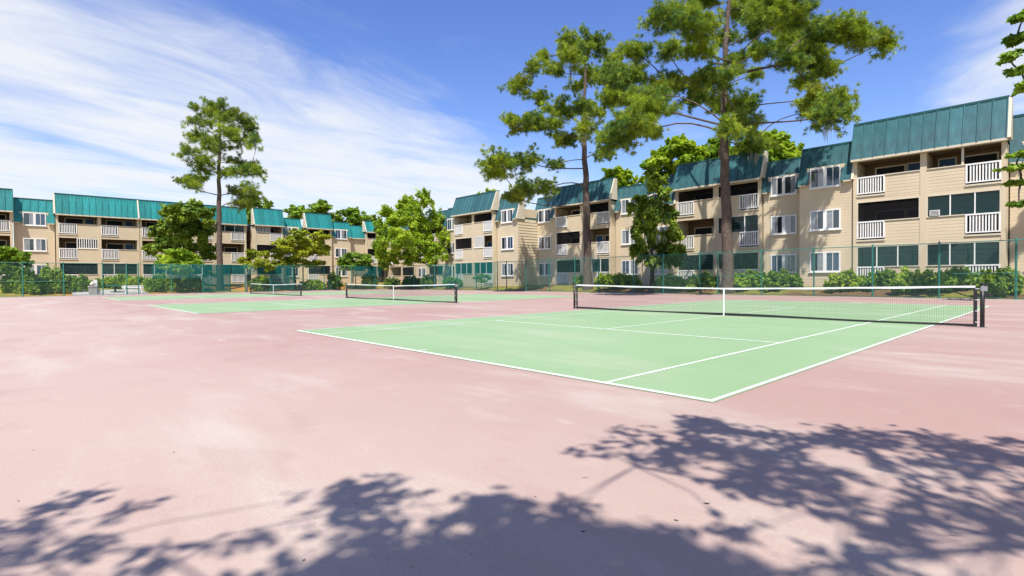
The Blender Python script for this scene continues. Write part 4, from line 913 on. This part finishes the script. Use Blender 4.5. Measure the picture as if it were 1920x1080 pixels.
MB().box(p.x - .03, p.x + .03, p.y - .03, p.y + .03, p.z - .2, p.z + 1.0).build('post', M['steel'], t)
o = MB().box(p.x + .033, p.x + .05, p.y - .16, p.y + .16, p.z + .62, p.z + 1.32).build('board', M['white'], t)
MB().box(p.x + .052, p.x + .055, p.y - .09, p.y + .09, p.z + .86, p.z + .95).build('printed_mark', M['blue'], o)
p = pt_left(216, -63.4); t = thing('round_table', 'round green table on a dark pedestal behind the left fence', 'table', tuple(p))
MB().tube([(p.x, p.y, p.z + .74), (p.x, p.y, p.z + .80)], .75, 24).build('table_top', M['fence'], t)
MB().tube([(p.x, p.y, p.z - .02), (p.x, p.y, p.z + .04), (p.x, p.y, p.z + .06), (p.x, p.y, p.z + .737)], [.42, .42, .09, .09], 14).build('pedestal', M['black'], t)
p0, p1 = on_x(229, -62.0), on_x(270, -62.0); zb = .85 * ss(0, 10, 1.0) + .02
t = thing('park_bench', 'white slatted bench beside the round green table', 'bench', (-62.0, (p0 + p1) / 2, zb))
for k in range(3): MB().box(-62.25 + k * .16, -62.12 + k * .16, p0, p1, zb + .44, zb + .48).build('seat_slat', M['white'], t)
for k in range(2): MB().box(-62.34, -62.30, p0, p1, zb + .58 + k * .16, zb + .68 + k * .16).build('back_slat', M['white'], t)
for y in (p0 + .2, p1 - .27):
    for xx in (-62.28, -61.9): MB().box(xx, xx + .07, y, y + .07, zb - .1, zb + .437 if xx > -62 else zb + .86).build('leg', M['white'], t)
# chair and fan on the big balcony block
p = Vector((on_y(1757, 37.4), 37.4, 6.67)); t = thing('patio_chair', 'white plastic chair on the top floor balcony of the big block', 'chair', tuple(p))
MB().box(p.x - .25, p.x + .25, p.y - .24, p.y + .24, p.z + .40, p.z + .44).build('seat', M['white'], t)
MB().hexa([(p.x + .2, p.y - .24, p.z + .443), (p.x + .24, p.y - .24, p.z + .443), (p.x + .24, p.y + .24, p.z + .443), (p.x + .2, p.y + .24, p.z + .443), (p.x - .38 + .7, p.y - .2, p.z + 1.42), (p.x - .34 + .7, p.y - .2, p.z + 1.42), (p.x - .34 + .7, p.y + .2, p.z + 1.42), (p.x - .38 + .7, p.y + .2, p.z + 1.42)]).build('backrest', M['white'], t)
for sx_ in (-1, 1):
    MB().box(p.x - .25, p.x + .25, p.y + sx_ * .25 - .03, p.y + sx_ * .25 + .03, p.z + 1.28, p.z + 1.33).build('armrest', M['white'], t)
    for sy in (-1, 1): MB().box(p.x + sx_ * .22 - .025, p.x + sx_ * .22 + .025, p.y + sy * .21 - .025, p.y + sy * .21 + .025, p.z, p.z + .397).build('leg', M['white'], t)
p = Vector((on_y(1752, 36.5), 36.53, 4.93)); t = thing('air_conditioner', 'white grille air conditioner in the middle floor porch window', 'air conditioner', tuple(p))
MB().box(p.x - .24, p.x + .24, p.y - .1, p.y + .25, p.z + .02, p.z + .36).build('housing', M['white'], t)
for k in range(4): MB().box(p.x - .21, p.x + .21, p.y - .104, p.y - .101, p.z + .05 + k * .075, p.z + .09 + k * .075).build('louvre', M['black'], t)

# fallen leaves and twigs scattered on the near paving
LM = {}
def litter(px, py, ang, ln, dark):
    g = ground_pt(px, py); k = dark
    if k not in LM:
        LM[k] = MB().quad((-.5, 0, .10), (-.1, .22, .02), (.5, 0, .16), (-.1, -.22, .03)).quad((.5, 0, .16), (.7, .02, .12), (.7, -.02, .12)).mesh('fallen_leaf', mat('dry_leaf_%d' % k, (.05, .035, .025) if k else (.42, .36, .28), .9, .4, 20))
    o = put('fallen_leaf', LM[k], None, (g.x, g.y, .003)); o.scale = (ln * .6, ln * .6, ln * .4); o.rotation_euler = (0, 0, ang)
    tag(o, 'small dark dry leaf lying on the pink paving' if k else 'small pale dry leaf lying on the pink paving', 'leaf', 'fallen leaves on the near paving')
for a in ((1325,948,.75,.07,1),(1267,980,.2,.05,1),(1091,1001,1.1,.05,1),(138,684,.3,.07,1),(55,846,1.9,.04,1),(25,943,.5,.035,1),(664,948,.8,.03,1),(562,1056,2.2,.035,1),(1245,885,.9,.03,1),(835,704,.4,.06,1),(1001,935,1.6,.03,1),(1708,822,.2,.05,1),(320,850,.2,.05,0),(1525,1060,.6,.04,0),(1790,1008,.3,.06,0),(1095,898,.75,.07,0),(880,1044,1.2,.03,0),(723,1052,.4,.03,0),(765,1068,.9,.04,0),(1260,902,.1,.03,0)): litter(*a)
